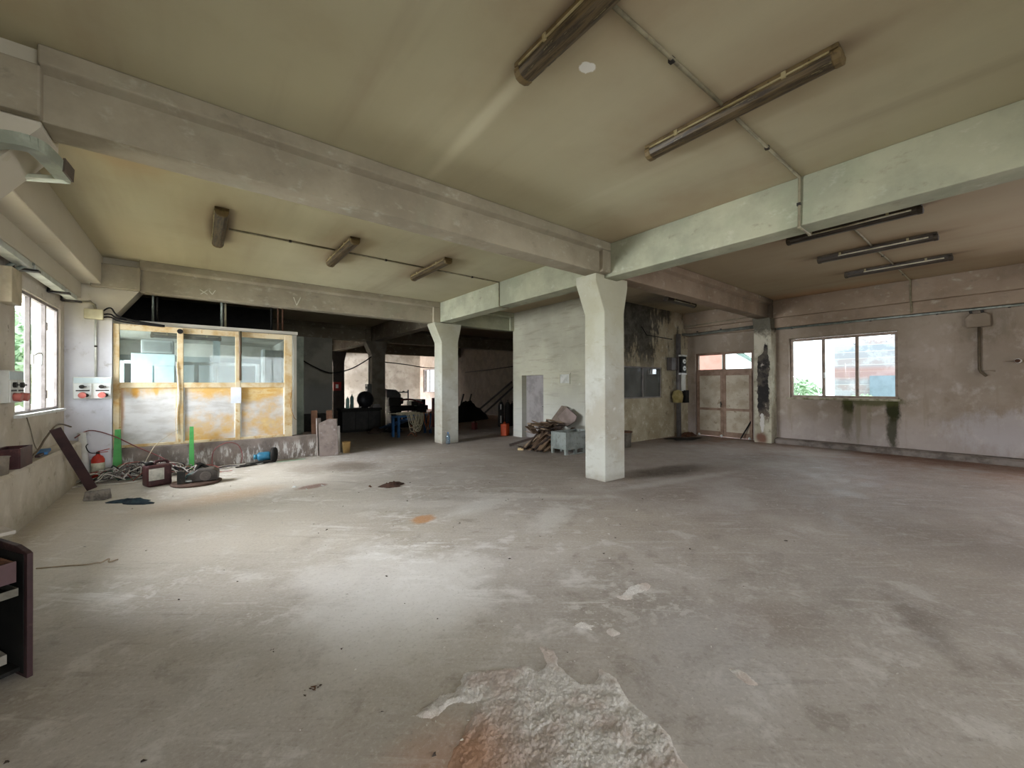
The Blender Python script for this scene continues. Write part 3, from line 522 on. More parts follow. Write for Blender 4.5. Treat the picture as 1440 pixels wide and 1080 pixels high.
def lamp(x, y, label, L=1.46, z=CEIL, axis='y', w=.15, dark=False, lens=True):
    t = thing('fluorescent_lamp', label, 'lamp', (x, y, z), 0 if axis == 'y' else PI/2, 'dead fluorescent lamps on the ceiling'); H = HOUSD if dark else HOUS; C = COVD if dark else COV
    box((-w/2, -L/2 + .01, -.03), (w/2, L/2 - .01, 0)).build('housing', H, t, bevel=.004)
    prof = [(-w*.48, -.03), (-w*.47, -.06), (-w*.36, -.092), (-w*.15, -.108), (w*.15, -.108), (w*.36, -.092), (w*.47, -.06), (w*.48, -.03)]
    MB().prism([(a, -L/2 + .05, c) for a, c in prof], (0, L - .10, 0)).build('cover', C, t, bevel=.004)
    for s_ in (-1, 1): MB().prism([(a * 1.03, s_ * (L/2 - .028) - .028, c - .004) for a, c in prof], (0, .056, 0)).build('end_cap', H, t, bevel=.01)
    if dark: MB().cyl((-w*.5, -L/2 + .1, -.06), (-w*.5, L/2 - .3, -.06), .011, n=8).build('tube', GLINT, t)  # pale rod painted in as the glint along the cover edge
    else: box((-w*.53, -L/2 + .06, -.045), (-w*.47, L/2 - .06, -.033)).build('edge_strip', simple('lamp_clip', 'a59a76', '85794f', 6, .5), t)
    for yy in (-L*.28, L*.28): box((-w*.57, yy - .014, -.055), (-w*.47, yy + .014, -.01)).build('clip', simple('lamp_clip', 'a59a76', '85794f', 6, .5), t)
for (x, y), lb in zip(LAMPS, ('rusty strip lamp cut by the top edge of the picture', 'rusty strip lamp right of the one at the top edge, over the hall centre', 'leftmost of the three strip lamps in the partition bay', 'middle of the three strip lamps in the partition bay', 'strip lamp nearest the second column in the partition bay',
        'strip lamp half hidden behind the right ceiling beam', 'middle dark strip lamp of the right bay', 'dark strip lamp nearest the right wall')): lamp(x, y, lb, dark=x > 6, lens=x < 6)
lamp(10.05, 5.49, 'strip lamp over the corner by the double door', axis='x', dark=True, lens=False)
def conduit(label, pts, clips, r=.014, mat=CONDUIT, gaps=()):
    t = thing('conduit', label, 'conduit', pts[0]); o = Vector(pts[0])
    P = [Vector(p) - o for p in pts]; runs = [[]]
    for k, p in enumerate(P):
        if k in gaps: runs.append([])
        runs[-1].append(p)
    for run in runs:
        b = MB().tube(run, r, 8)
        for p in run[1:-1]: b.ball(p, r * 1.25, 8, 6)
        b.build('pipe', mat, t)
    for c in clips: MB().cbox(Vector(c) - o, (.035, .035, .03)).build('clip', DARKSTEEL, t)
z = CEIL - .015
conduit('thin conduit from the top-edge lamp across the ceiling and down the right beam', [(1.90, 1.45, z), (3.26, 1.43, z), (3.46, 1.43, z), (5.075, 1.42, z), (5.085, 1.43, 3.254), (5.435, 1.43, 3.254), (5.437, 1.42, z), (6.98, 1.41, z)], [(2.55, 1.447, z), (4.2, 1.43, z), (5.085, 1.43, 3.5)], gaps=(2,))
conduit('thin conduit linking the right bay lamps and running down to the wall', [(7.19, 1.415, z), (8.49, 1.41, z), (8.69, 1.41, z), (10.1, 1.38, z), (10.3, 1.38, z), (11.975, 1.37, z), (11.98, 1.37, 3.312), (12.095, 1.37, 3.31), (12.10, 1.37, 3.1)], [(9.3, 1.4, z), (11.2, 1.38, z)], .014, gaps=(2, 4))
conduit('thin conduit linking the partition bay lamps and running down the column beam', [(.33, 6.89, z), (1.75, 6.89, z), (1.95, 6.89, z), (3.33, 6.89, z), (3.53, 6.89, z), (5.08, 6.89, z), (5.085, 6.88, 3.254), (5.35, 6.88, 3.254)], [(1.1, 6.89, z), (2.6, 6.89, z), (4.4, 6.89, z)], gaps=(2, 4))
conduit('horizontal pipe along the top of the right wall', [(12.17, 3.95, 3.05), (12.17, -1.2, 3.05)], [(12.18, 3.6, 3.03), (12.18, 2.05, 3.03), (12.18, .05, 3.03), (12.18, 1.0, 3.03)], .026, GALV)
conduit('thick grey pipe with hooks above the double door', [(11.85, 6.40, 3.13), (12.06, 6.3, 3.12), (12.06, 4.42, 3.16)], [(12.06, 6.05, 3.2), (12.06, 5.35, 3.2)], .045, simple('painted_steel_pipe', '6d7069', '5a5a52', 6, .6, .2))
conduit('thin pipe above the thick one over the double door', [(11.98, 6.44, 3.38), (11.98, 4.41, 3.44)], [], .012)
conduit('thin cable run down the mouldy wall to the junction knob', [(9.7, 6.445, 3.2), (9.95, 6.445, 2.98), (11.25, 6.445, 2.95)], [(11.25, 6.44, 2.95)], .012, BLACK)
# cable trunking along the left wall and round the pilaster
TR = simple('green_grey_trunking', '9fa593', '84897a', 5, .5, .1, .05)
t = thing('cable_trunking', 'grey-green cable trunking bent round the pilaster at the left edge', 'trunking', (-1.2, 4.0, 3.0))
o = Vector((-1.2, 4.0, 3.0))
pts = [(-1.5, 3.96), (-1.1, 3.93), (-.96, 3.90), (-.85, 3.93), (-.81, 4.07), (-.775, 4.28)]
b = MB(); line = spline([(a, c, h) for (a, c), h in zip(pts, (3.0, 3.06, 3.10, 3.12, 3.12, 3.10))], 5)
for a, c in zip(line, line[1:]):
    e = (c - a).normalized() * .006; b.bar(a - e - o, c + e - o, .09, .08)
b.build('duct', TR, t)
MB().bar(Vector((-.765, 4.31, 3.075)) - o, Vector((-1.15, 4.52, 3.075)) - o, .07, .03).build('tray_end', simple('white_trunking_end', 'c8cdbb', 'b2b8a4', 5, .5), t, bevel=.005)
MB().bar(Vector((-.748, 4.14, 3.12)) - o, Vector((-.726, 4.27, 3.10)) - o, .012, .10).build('cover_edge', simple('dark_trunk_edge', '5a4f44', '453c33', 5, .7), t)
t = thing('cable_trunking', 'pale cable trunking with brackets above the left window', 'trunking', (-1.62, 8.0, 3.0)); o = Vector((-1.62, 8.0, 3.0))
for y0, y1 in ((5.0, 7.3), (7.36, 8.72), (8.84, 9.45)): MB().box((-.06, y0 - 8, -.03), (.06, y1 - 8, .04)).build('duct', simple('pale_trunking', 'b9bdb4', 'a4a89e', 5, .5, 0, .03), t, bevel=.006)
for y in (7.33, 8.78, 9.5): MB().box((-.125, y - 8.05, -.055), (.1, y - 7.95, -.032)).box((-.125, y - 8.04, -.055), (-.105, y - 7.96, .04)).build('bracket', DARKSTEEL, t)
for k in range(2): MB().tube(spline([(-.09 + .05*k, -.95 + .1*k, -.085), (-.07 + .05*k, -.92 + .1*k, -.05), (.0 + .05*k, -.85 + .1*k, .02), (.05, -.7, .03)]), .02, 8).build('elbow', GALV, t)
tag(box((-.06, -.16, -.2), (.06, .16, .2)).build('fuse_box', simple('wall_cream_plastic', 'b9ad93', 'a59a81', 5, .6), loc=(-1.69, 7.05, 2.70), bevel=.01), 'cream fuse box high on the left wall beside the window', 'box')
conduit('bent cable from the window trunking to the pier junction box', [(-1.56, 9.53, 2.96), (-1.45, 9.69, 3.0), (-1.40, 9.70, 2.95), (-1.385, 9.70, 2.88)], [], .018)
# pier: junction box, down-pipe, double socket panel
t = thing('junction_box', 'cream junction box on the corner pier with cables leaving right', 'box', (-1.40, 9.73, 2.79)); box((-.115, -.1, -.085), (.115, 0, .085)).build('body', simple('cream_plastic', 'b8b090', 'a79f80', 4, .5), t, bevel=.008)
for k in range(3): MB().tube(spline([(.1, -.05, .06 - .05*k), (.2, -.05, .07 - .05*k + (.06 if k == 0 else 0)), (.34, -.04, -.02 - .035*k), (.9, .03, -.1 - .012 * k)]), .012, 6).build('cable', BLACK, t)
conduit('pale vertical conduit on the corner pier down to the sockets', [(-1.385, 9.715, 2.71), (-1.385, 9.715, 1.73)], [(-1.385, 9.715, 2.25)], .016, PALEBOX)
def socket_panel(label, loc, rz, wide):
    t = thing('socket_panel', label, 'socket', loc, rz); n = 2 if wide else 1; w = .115 * n
    box((-w, -.08, -.185), (w, 0, .185)).build('body', PALEBOX, t, bevel=.008); box((-w + .008, -.084, .08), (w - .008, -.079, .17)).build('cover', simple('blue_grey_cover', 'bcc9cc', 'aab6ba', 4, .5), t)
    for i in range(n):
        x = -w + .115 + .23 * i if n == 2 else 0
        pl = box((x - .1, -.088, -.175), (x + .1, -.079, .07)).build('plate', WHITEP, t)
        MB().cyl((x - .01, -.086, .02), (x - .01, -.115, .02), .032).box((x - .03, -.125, .012), (x + .05, -.112, .028)).build('switch', DARKSTEEL, t)
        box((x - .08, -.092, -.055), (x + .08, -.086, -.035)).build('terminal', DARKSTEEL, t)
        MB().cyl((x, -.084, -.115), (x, -.15, -.125), .048).build('socket_cap', REDP, t)
        MB().cyl((x + .035, -.1, -.12), (x + .05, -.135, -.125), .03).build('hinge', DARKSTEEL, t)
socket_panel('white double socket panel with red caps on the corner pier', (-1.41, 9.73, 1.54), 0, True)
socket_panel('pale socket box with dark switches left of the left window', (X0, 7.20, 1.56), PI/2, True)
tag(MB().tube(spline([(-1.735, 7.85, 1.17), (-1.735, 8.0, 1.0), (-1.73, 8.12, .8), (-1.70, 8.15, .68)]), .006).build('wall_cable', simple('dull_cable', '8b8373', '7a7263', 4, .7)), 'thin cable hanging below the left window', 'cable')
tag(MB().tube(spline([(-1.6, 7.35, .68), (-1.62, 7.8, .76), (-1.68, 8.4, .85), (-1.70, 9.1, .98), (-1.66, 9.65, .9)]), .012).build('wall_cable', simple('grey_brown_cable', '6e6252', '5d5346', 4, .7)), 'thicker sagging cable lying along the left ledge', 'cable')
# right wall fittings
t = thing('wall_box', 'round-cornered plastered box with pipe on the right wall', 'box', (12.25, .43, 2.83)); 
MB().prism([(0, -.15, -.14), (0, .17, -.14), (0, .19, .05), (0, .12, .14), (0, -.1, .14), (0, -.15, .08)], (-.09, 0, 0)).build('body', MWR, t, bevel=.02)
for y in (-.06, .09): MB().tube(spline([(-.05, y, .12), (-.06, y + .02, .18), (-.06, y, .24)]), .02).build('elbow', DARKSTEEL, t)
MB().tube([(-.06, .0, -.13), (-.06, .0, -.98), (-.07, -.02, -1.04), (-.1, -.09, -1.12)], .022).build('down_pipe', simple('brown_pipe', '5c5140', '483e31', 6, .7), t)
MB().tube([(-.06, -.03, -1.0), (-.05, -.2, -1.02)], .012).build('side_pipe', MWR, t)
t = thing('wall_tap', 'pale pipe stub with brown end at the right edge of the wall', 'pipe', (12.25, -.06, 1.99)); MB().cyl((0, 0, 0), (-.16, .02, .0), .04).build('stub', WHITEP, t); MB().cyl((-.155, .02, 0), (-.175, .022, 0), .035).build('end', RUST, t)
# electric board in the far corner
t = thing('distribution_board', 'grey electric cabinet with meters on a post in the far corner', 'electric cabinet', (11.3, 6.3, 0)); 
box((-.32, -.02, 2.0), (.02, .14, 2.38)).build('cabinet', simple('grey_cabinet', '5d5755', '4a4442', 4, .5, .3), t, bevel=.01)
box((.05, -.12, 1.9), (.33, .02, 2.42)).build('meter_panel', BLACK, t)
for zz in (2.27, 2.06):
    m = MB().cyl((.19, -.12, zz), (.19, -.15, zz), .07).build('meter', WHITEP, t); MB().cyl((.19, -.149, zz), (.19, -.155, zz), .03).build('dial', DARKSTEEL, m)
for zz in (1.87, 2.42): box((.04, -.13, zz), (.35, .03, zz + .05)).build('bracket', WHITEP, t)
MB().cyl((.1, 0, 0), (.1, 0, 3.1), .07).build('post', simple('grey_post', '6c6866', '575250', 5, .5, .3), t)
box((.13, -.1, 1.38), (.33, .0, 1.88)).build('fuse_panel', PALEBOX, t, bevel=.006); box((.2, -.16, 1.02), (.42, .0, 1.4)).build('switch_box', BLACK, t, bevel=.006)
MB().lathe([(.0, 0), (.13, .02), (.16, .2), (.12, .36), (0, .40)], (-.05, -.05, 1.02)).build('insulator', simple('yellow_cover', '9c8f62', '857848', 5, .6), t)
MB().cyl((.22, .04, 1.9), (.22, .04, 3.05), .05).build('riser', GALV, t)

CHALK = simple('chalk', 'c9c5b4', 'b3af9d', 9, .9, 0, 0)
for name, label, strokes in (('chalk_mark', 'chalk V on the beam above the partition', (((1.60, 3.48), (1.66, 3.31)), ((1.66, 3.31), (1.735, 3.49)))),
                             ('chalk_mark', 'chalk scribble left of the chalk V on the partition beam', (((.01, 3.41), (.13, 3.33)), ((.13, 3.42), (.02, 3.32)), ((.15, 3.41), (.2, 3.34)), ((.2, 3.34), (.25, 3.43))))):
    b = MB()
    for (a, c), (e, f) in strokes: b.bar((a, 9.622, c), (e, 9.622, f), .004, .014, (0, 0, 1))
    tag(b.build(name, CHALK), label, 'mark')
# ------------------------------------------------------------------ glazed partition, kerb, office behind
struct(box((-1.19, 9.70, 0), (2.08, 9.98, .475)).build('trim_4', MCURB, bevel=.015), 'stained concrete kerb carrying the glazed partition', 'kerb')
p = thing('glazed_partition', 'cream-framed partition with glass above stained white panels', 'partition', (0, 9.75, .475))
for a, c in ((-1.18, -1.10), (-.325, -.232), (.576, .659), (1.445, 1.594)): box((a, 0, 0), (c, .07, 2.195)).build('post', WOODF, p, bevel=.006)
def m_panel():
    t = NT('foam_stained_panel'); n = t.noise(1.2, 6, .62); n2 = t.noise(5, 6, .68, stretch=(.6, 1, 1.6)); z = t.xyz()
    col = t.mix(t.step(n2, .4, .65), 'cbcac8', 'b9b6b2'); st = t.math('ADD', n, t.math('MULTIPLY', t.step(z[0], -1.0, 1.4), .17)); st = t.math('ADD', st, t.math('MULTIPLY', t.step(z[2], 1.2, 1.56), .14))
    col = t.mix(t.step(st, .53, .74), col, 'cfa662'); col = t.mix(t.math('MULTIPLY', t.step(st, .6, .8), t.step(n2, .46, .66)), col, 'e0d3a4'); col = t.mix(t.math('MULTIPLY', t.step(n2, .55, .7), t.step(st, .68, .8)), col, 'b97e38')
    col = t.mix(t.spot((-.9, 9.8, 1.47), (.05, 9, .1), 0, .8, 11, .5), col, 'cf9c4c'); col = t.mix(t.spot((-.62, 9.8, 1.5), (.03, 9, .09), 0, .8, 11, .5), col, 'd1a35c'); col = t.mix(t.math('MULTIPLY', t.spot((-1.1, 9.8, 1.2), (.06, 9, .5), 0, .5, 4, .4), .7), col, 'b78450')
    t.bump(n2, .15, .006); return t.done(col, .75, 0, .25)
MPAN = m_panel()
for i, (a, c) in enumerate(((-1.10, -.325), (-.232, .576), (.659, 1.445))):
    for u, v in ((0, .05), (1.06, 1.16), (2.09, 2.195)): box((a, .005, u), (c, .065, v)).build('rail', WOODF, p, bevel=.005)
    box((a, .025, .05), (c, .045, 1.06)).build('panel', MPAN, p)
    for aa in (a, c - .02): box((aa, .015, .05), (aa + .02, .055, 1.06)).build('stop_bead', WHITEP if i else WOODF, p)
    box((a, .032, 1.16), (c, .038, 2.09)).build('pane', m_glass('dusty_partition_glass_%d' % i, (.84, .92, .92), .10, .16), p)
MB().cyl((-.28, -.02, 2.12), (-.28, -.05, 2.12), .045).build('cap', BLACK, p); MB().lathe([(.02, 0), (.02, .55), (.026, .56), (.026, 1.0)], (.655, -.03, 1.2), n=10).build('down_pipe', simple('brown_conduit', '6d4f42', '5a5340', 4, .6), p)
MB().tube(spline([(1.59, -.01, 1.0), (1.55, -.012, .72), (1.62, -.01, .42), (1.68, .03, .35)]), .006).build('cable', simple('amber_cable', '8f6b3c', '7a5a33', 4, .7), p)
MB().tube(spline([(-.34, -.012, 1.55), (-.30, -.012, .9), (-.33, -.012, .6), (-.32, -.012, .2)]), .006).build('cable', WHITEP, p)
tag(MB().add([(-.085, 0, -.16), (.085, 0, -.16), (.085, -.01, .16), (-.085, -.004, .16), (-.085, .004, -.16), (.085, .004, -.16), (.085, -.006, .16), (-.085, 0, .16)], [(0,1,2,3),(7,6,5,4),(0,4,5,1),(1,5,6,2),(2,6,7,3),(3,7,4,0)]).build('paper_notice', simple('white_paper', 'dfe3ea', 'd2d7df', 4, .8, 0, 0), loc=(.585, 9.735, 1.38)), 'blank white paper sheet hung on the partition post', 'notice')
# office shell
OW = simple('office_wall_paint', 'cbc6bb', 'bdb8ad', 1, .85, 0, .05); OD = simple('office_dado_paint', '8f938f', '848884', 1, .8, 0, .05); PW = simple('pale_blue_laminate', 'bccaca', 'adbcbd', 3, .5, 0, .02)
struct(box((X0, 9.86, 2.70), (1.72, 13.6, 2.76)).build('wall_office_ceiling', OW), 'low ceiling of the small office', 'ceiling')
struct(box((X0, 13.5, 0), (1.72, 13.6, 2.7)).build('wall_office_back', OW), 'pale back wall of the small office', 'wall'); struct(box((X0, 13.47, 0), (1.66, 13.51, 2.35)).build('trim_5', OD), 'grey dado on the office back wall', 'dado')
struct(box((1.66, 9.98, 0), (1.72, 13.5, 2.7)).build('wall_office_side', OW), 'side wall of the small office', 'wall'); struct(box((1.74, 10.6, 0), (1.98, 10.86, 2.75)).build('trim_6', simple('grey_green_post', '7c8379', '666d64', 3, .8)), 'grey-green pier at the right end of the office', 'pier')
dv = thing('office_divider', 'white framed inner divider seen through the partition glass', 'divider', (0, 12.25, 0))
for x in (-1.35, -.42, -.05, .33, 1.2): box((x - .045, -.03, 0), (x + .045, .03, 2.14)).build('post', WHITEP, dv, bevel=.004)
for a, c in ((-1.305, -.465), (-.375, -.095), (-.005, .285), (.375, 1.155)):
    box((a, -.03, 2.08), (c, .03, 2.15)).build('rail', WHITEP, dv, bevel=.004); box((a, -.02, 0), (c, .02, .95)).build('panel', PW, dv)
box((.27, -.05, 2.15), (.41, .05, 2.70)).build('pillar', PW, dv)
cb = thing('office_cabinet', 'pale blue cabinet behind the left partition pane', 'cabinet', (-.78, 11.9, 0)); box((-.36, -.22, 0), (.36, .22, 2.28)).build('body', PW, cb, bevel=.008)
for s in (-1, 1): dr = box((s * .18 - .165, -.245, .1), (s * .18 + .165, -.22, 2.02)).build('door', PW, cb, bevel=.005); MB().cyl((s * .035, -.25, 1.1), (s * .035, -.25, 1.25), .008).build('handle', GALV, dr)
ac = thing('air_conditioner', 'grey box unit on top of the office cabinet', 'appliance', (-.72, 11.9, 2.29)); box((-.27, -.2, 0), (.27, .2, .3)).build('body', simple('grey_case', '9a9c98', '8c8e8a', 3, .6), ac, bevel=.02); box((-.22, -.21, .05), (.22, -.198, .25)).build('grille', simple('grey_grille', '7f827e', '747773', 3, .6), ac)
wd = thing('wardrobe', 'tall grey slatted wardrobe behind the right partition pane', 'wardrobe', (1.42, 11.6, 0)); box((-.16, -.25, 0), (.22, .25, 2.45)).build('body', simple('grey_wardrobe', '6f736f', '656965', 4, .6), wd, bevel=.006); box((-.19, -.27, 0), (-.155, .25, 2.47)).build('edge_panel', WHITEP, wd)
for k in range(4): box((-.15 + .09 * k, -.265, .1), (-.075 + .09 * k, -.25, 2.38)).build('slat', simple('wardrobe_slat', '7f837e', '757974', 4, .6), wd)
lamp(-.2, 11.2, 'lamp on the low office ceiling behind the glass', 1.2, 2.70, 'x', .14, lens=False)
# pipes in the dark void above the partition
for x, r_, m, lb in ((-.69, .02, GALV, 'leftmost bright'), (-.63, .02, DARKSTEEL, 'dark second-from-left'), (.37, .025, GALV, 'thick bright middle'), (.43, .02, CONDUIT, 'grey fourth-from-left'), (1.25, .014, BLACK, 'thin black'), (1.38, .018, RUST, 'left rusty'), (1.47, .018, RUST, 'right rusty')):
    tag(MB().cyl((0, 0, 0), (0, 0, 1.02), r_).build('hanger_rod', m, loc=(x, 10.15, 2.765)), '%s rod from the ceiling to the office roof above the partition' % lb, 'rod', 'hanger rods above the office')
void = MB().box((X0, 13.52, 2.77), (1.7, 13.58, CEIL)); struct(void.build('wall_void_shade', BLACK), 'black sheet standing for the shade above the office', 'wall')  # black sheet added as the shade of the open void
#@@PART3
# ------------------------------------------------------------------ left corner: things by the ledge and the kerb
MAROON = simple('maroon_plastic', '4a2b2c', '3a2223', 7, .45, 0, .06, c='5b3a38'); DKWOOD = simple('dark_maroon_wood', '3f2a2a', '2f2021', 5, .6, 0, .15)
GREEN = simple('bright_green_paint', '58a65c', '4b9150', 5, .5, .1, .05); GREYW = simple('weathered_grey_board', '7d716b', '655a55', 4, .85, 0, .25, c='8d8580'); BROWNW = simple('brown_board', '7a5a48', '644838', 4, .75, 0, .2)
t = thing('leaning_plank', 'dark maroon plank leaning on the left ledge', 'plank', (-1.285, 8.62, 0)); MB().bar((.02, 0, .02), (-.30, -.28, .97), .115, .028, (.15, -1, 0)).build('board', DKWOOD, t, bevel=.004)
t = thing('plastic_pipe', 'white plastic pipe leaning in the corner behind the extinguisher', 'pipe', (-1.46, 9.60, 0)); MB().lathe([(.048, 0), (.048, .80), (.042, .80), (.042, .02)], (0, 0, .0), (-.10, .06, 1), 16).build('tube', simple('white_pvc', 'c6c6c2', 'b4b3ae', 4, .5, 0, .02), t)
t = thing('fire_extinguisher', 'red fire extinguisher with pale label beside the corner pier', 'extinguisher', (-1.34, 9.60, 0)); EXR = simple('extinguisher_red', 'b23428', '96291f', 5, .4, 0, .02)
MB().lathe([(.06, 0), (.082, .02), (.084, .33), (.06, .385), (.03, .405), (.026, .425)], n=22).build('cylinder', EXR, t); MB().lathe([(.0855, .13), (.0855, .28)], n=22).build('label_band', simple('extinguisher_label', 'c9c7b4', 'a9a894', 9, .6, 0, 0), t)
v = MB().cyl((0, 0, .42), (0, 0, .46), .022).build('valve', DARKSTEEL, t); MB().bar((0, 0, .465), (.14, -.03, .50), .025, .012).bar((0, 0, .445), (.12, -.02, .455), .022, .01).build('handle', EXR, v); MB().tube(spline([(-.02, 0, .44), (-.1, .0, .46), (-.14, .0, .56), (-.12, .02, .60)]), .008).build('hose', BLACK, t)
for loc, h, w0, w1, lb in (((-1.115, 9.66, 0), .81, .13, .075, 'wide green steel bar standing against the kerb beside the pier'), ((-.11, 9.60, 0), .80, .085, .06, 'narrow green steel bar standing behind the motor')):
    t = thing('green_bar', lb, 'bar', loc, 0, 'green bars at the kerb'); MB().prism([(-w0/2, 0, 0), (w0/2, 0, 0), (w1/2, .06, h), (-w1/2, .06, h)], (0, .016, 0)).build('flange', GREEN, t, bevel=.002)
    MB().prism([(w0/2 - .012, 0, 0), (w0/2, 0, 0), (w1/2, .06, h), (w1/2 - .012, .06, h)], (0, -.05, 0)).build('web', GREEN, t, bevel=.002)
q = random.Random(11); tg = thing('cable_tangle', 'tangled heap of stripped cables in front of the kerb', 'cables', (-.75, 9.25, 0))
for nm, colr, n, rr in (('grey_cables', simple('grey_cable', '77716d', '5b5552', 5, .6), 26, .009), ('white_cables', simple('white_cable', 'd2cec8', 'b3ada6', 5, .6), 34, .008), ('dark_cables', simple('dark_cable', '26242a', '3a3436', 5, .6), 16, .010), ('red_cables', simple('red_cable', '9a4a40', '80403a', 5, .6), 14, .006), ('green_cables', simple('green_cable', '4c6a58', '3c5648', 5, .6), 6, .007)):
    b = MB()
    for i in range(n):
        c = (q.gauss(.08, .36), q.gauss(0.02, .13)); a = q.uniform(-.9, .9) + (PI if q.random() < .5 else 0); L = q.uniform(.3, .8); pts = []
        for k in range(5):
            u = (k / 4 - .5) * L; env = max(.0, 1 - ((c[0] + u * math.cos(a)) / .95) ** 2)
            pts.append((c[0] + u * math.cos(a) + q.gauss(0, .05), max(-.42, min(.4, c[1] + u * math.sin(a) * .5 + q.gauss(0, .05))), max(rr, q.uniform(.0, .26) * env * (1 if 0 < k < 4 else .3) + rr)))
        b.tube(spline(pts, 5), rr, 5)
    b.build(nm, colr, tg)['kind'] = 'stuff'
RC = simple('red_thin_cable', '7d4746', '693a39', 4, .6)
tag(MB().tube(spline([(-1.6, 9.55, .72), (-1.45, 9.68, .82), (-1.19, 9.68, .72), (-.9, 9.62, .52), (-.55, 9.5, .30), (-.3, 9.3, .12), (-.25, 9.15, .02)]), .009).build('loose_cable', RC), 'red-brown cable looping past the pier into the cable heap', 'cable')
tag(MB().tube(spline([(-.75, 9.3, .2), (-.62, 9.45, .5), (-.45, 9.55, .66), (-.3, 9.6, .76)]), .006).build('loose_cable', simple('pale_wire', 'b3a892', 'a09580', 4, .6)), 'pale stiff wire sticking up out of the cable heap', 'cable')
tag(MB().tube(spline([(.2, 9.62, .02), (.22, 9.62, .3), (.4, 9.64, .44), (.6, 9.64, .4), (.68, 9.62, .2), (.66, 9.6, .02)]), .008).build('loose_cable', RC), 'red-brown cable arched against the kerb right of the motor', 'cable')
tag(MB().tube(spline([(-.6, 9.0, .01), (-.85, 8.85, .01), (-1.1, 8.9, .01), (-1.28, 9.0, .01)]), .008).build('loose_cable', simple('white_cable', 'c4c0ba', 'a39d96')), 'white cable end trailing over the floor towards the plank', 'cable')
# jug
t = thing('jerrycan', 'maroon plastic jerrycan with a white label', 'jerrycan', (-.52, 8.42, 0), .35)
b = box((-.155, -.12, 0), (.155, .12, .33)).build('body', MAROON, t, bevel=.035, seg=3); box((-.135, -.124, .10), (.05, -.118, .28)).build('label', simple('jug_label', 'cfccc2', 'b3b0a6', 12, .6, 0, 0), t)
MB().cyl((-.1, 0, .325), (-.1, 0, .375), .045).build('cap', BLACK, t); MB().tube(spline([(-.03, 0, .32), (-.02, 0, .37), (.08, 0, .375), (.125, 0, .36), (.13, 0, .31)]), .022, 8).build('handle', MAROON, t)
# motor on a round plate
tag(MB().lathe([(.0, 0), (.31, 0), (.33, .012), (.33, .03), (.31, .038), (0, .038)], n=30).build('round_plate', simple('rusty_plate', '5a463c', '4a382f', 8, .8, .2, .2), loc=(-.03, 8.17, 0)), 'rusty round steel plate lying on the floor under the motor', 'plate')
t = thing('electric_motor', 'dismantled grey motor with open top on the round plate', 'motor', (.05, 8.15, .038), -.15)
MB().prism([(-.2, -.12, 0), (.2, -.12, 0), (.21, -.12, .14), (.14, -.12, .2), (-.05, -.12, .2), (-.2, -.12, .08)], (0, .24, 0)).build('casing', simple('oily_grey_casting', '58534f', '45403d', 8, .5, .5, .2), t, bevel=.02)
MB().cyl((.05, -.125, .09), (.05, -.14, .09), .075).cyl((.05, -.14, .09), (.05, -.155, .09), .03).build('end_shield', simple('pale_casting', '7c7570', '655e59', 8, .5, .5), t); MB().prism([(-.24, -.1, .0), (-.1, -.1, .03), (-.06, -.1, .16), (-.2, -.1, .12)], (0, .2, 0)).build('open_winding', simple('teal_winding', '587070', '2d3a3a', 9, .4, .4), t, bevel=.008)
MB().bar((-.12, .08, .1), (-.03, .05, .26), .10, .02).bar((.05, .05, .2), (-.08, .1, .27), .08, .02).build('cover', BLACK, t); MB().cyl((-.26, -.1, .03), (-.12, -.12, .03), .025).build('shaft', simple('bright_steel', 'b0b6b4', '8f9694', 5, .3, .8), t)
tag(box((-.05, -.05, 0), (.05, .05, .2)).build('steel_block', DARKSTEEL, loc=(-.22, 8.08, .038), bevel=.01), 'small dark steel block upright on the plate left of the motor', 'block')
def clump(name, label, cat, c, r, h, mat, seed, n=22, rings=5, ang=0.0, flat=.5):
    """a crumpled, irregular low heap"""
    q = random.Random(seed); vs = [(0, 0, h)]; ph = [q.uniform(0, 6.28) for _ in range(4)]
    for j in range(1, rings + 1):
        for i in range(n):
            a = 2*PI*i/n; w = 1 + .28*math.sin(2*a+ph[0]) + .2*math.sin(3*a+ph[1]) + .14*math.sin(5*a+ph[2]); rr = j/rings*w
            zz = max(0, h * (1 - (j/rings)**2) * (flat + (1-flat)*q.random()*1.4)) if j < rings else 0
            x, y = r[0]*rr*math.cos(a), r[1]*rr*math.sin(a); vs.append((x*math.cos(ang)-y*math.sin(ang), x*math.sin(ang)+y*math.cos(ang), zz))
    fs = [(0, 1+i, 1+(i+1)%n) for i in range(n)] + [(1+(j*n)+i, 1+(j+1)*n+i, 1+(j+1)*n+(i+1)%n, 1+j*n+(i+1)%n) for j in range(rings-1) for i in range(n)]
    k = 1+(rings-1)*n; fs.append(tuple(k+i for i in range(n-1, -1, -1)))
    return tag(MB().add(vs, fs, True).build(name, mat, loc=c), label, cat)
clump('rag', 'crumpled dark blue-green rag on the floor by the left wall', 'rag', (-.70, 7.38, 0), (.27, .13), .05, simple('dark_teal_rag', '1f2a33', '2b3d45', 8, .9, 0, .4), 12, ang=-.6)
clump('rag', 'dark rust-brown crumpled scrap alone on the open floor', 'scrap', (2.37, 6.02, 0), (.15, .15), .06, simple('rust_brown_scrap', '4a3329', '352520', 9, .9, 0, .5), 8)
b = MB().prism([(-.13, -.07, 0), (.12, -.075, 0), (.14, .05, 0), (-.11, .075, 0)], (0, 0, .12)); b.v[4] = (-.11, -.06, .13); b.v[5] = (.10, -.065, .115); b.v[6] = (.12, .05, .14); b.v[7] = (-.08, .06, .11)
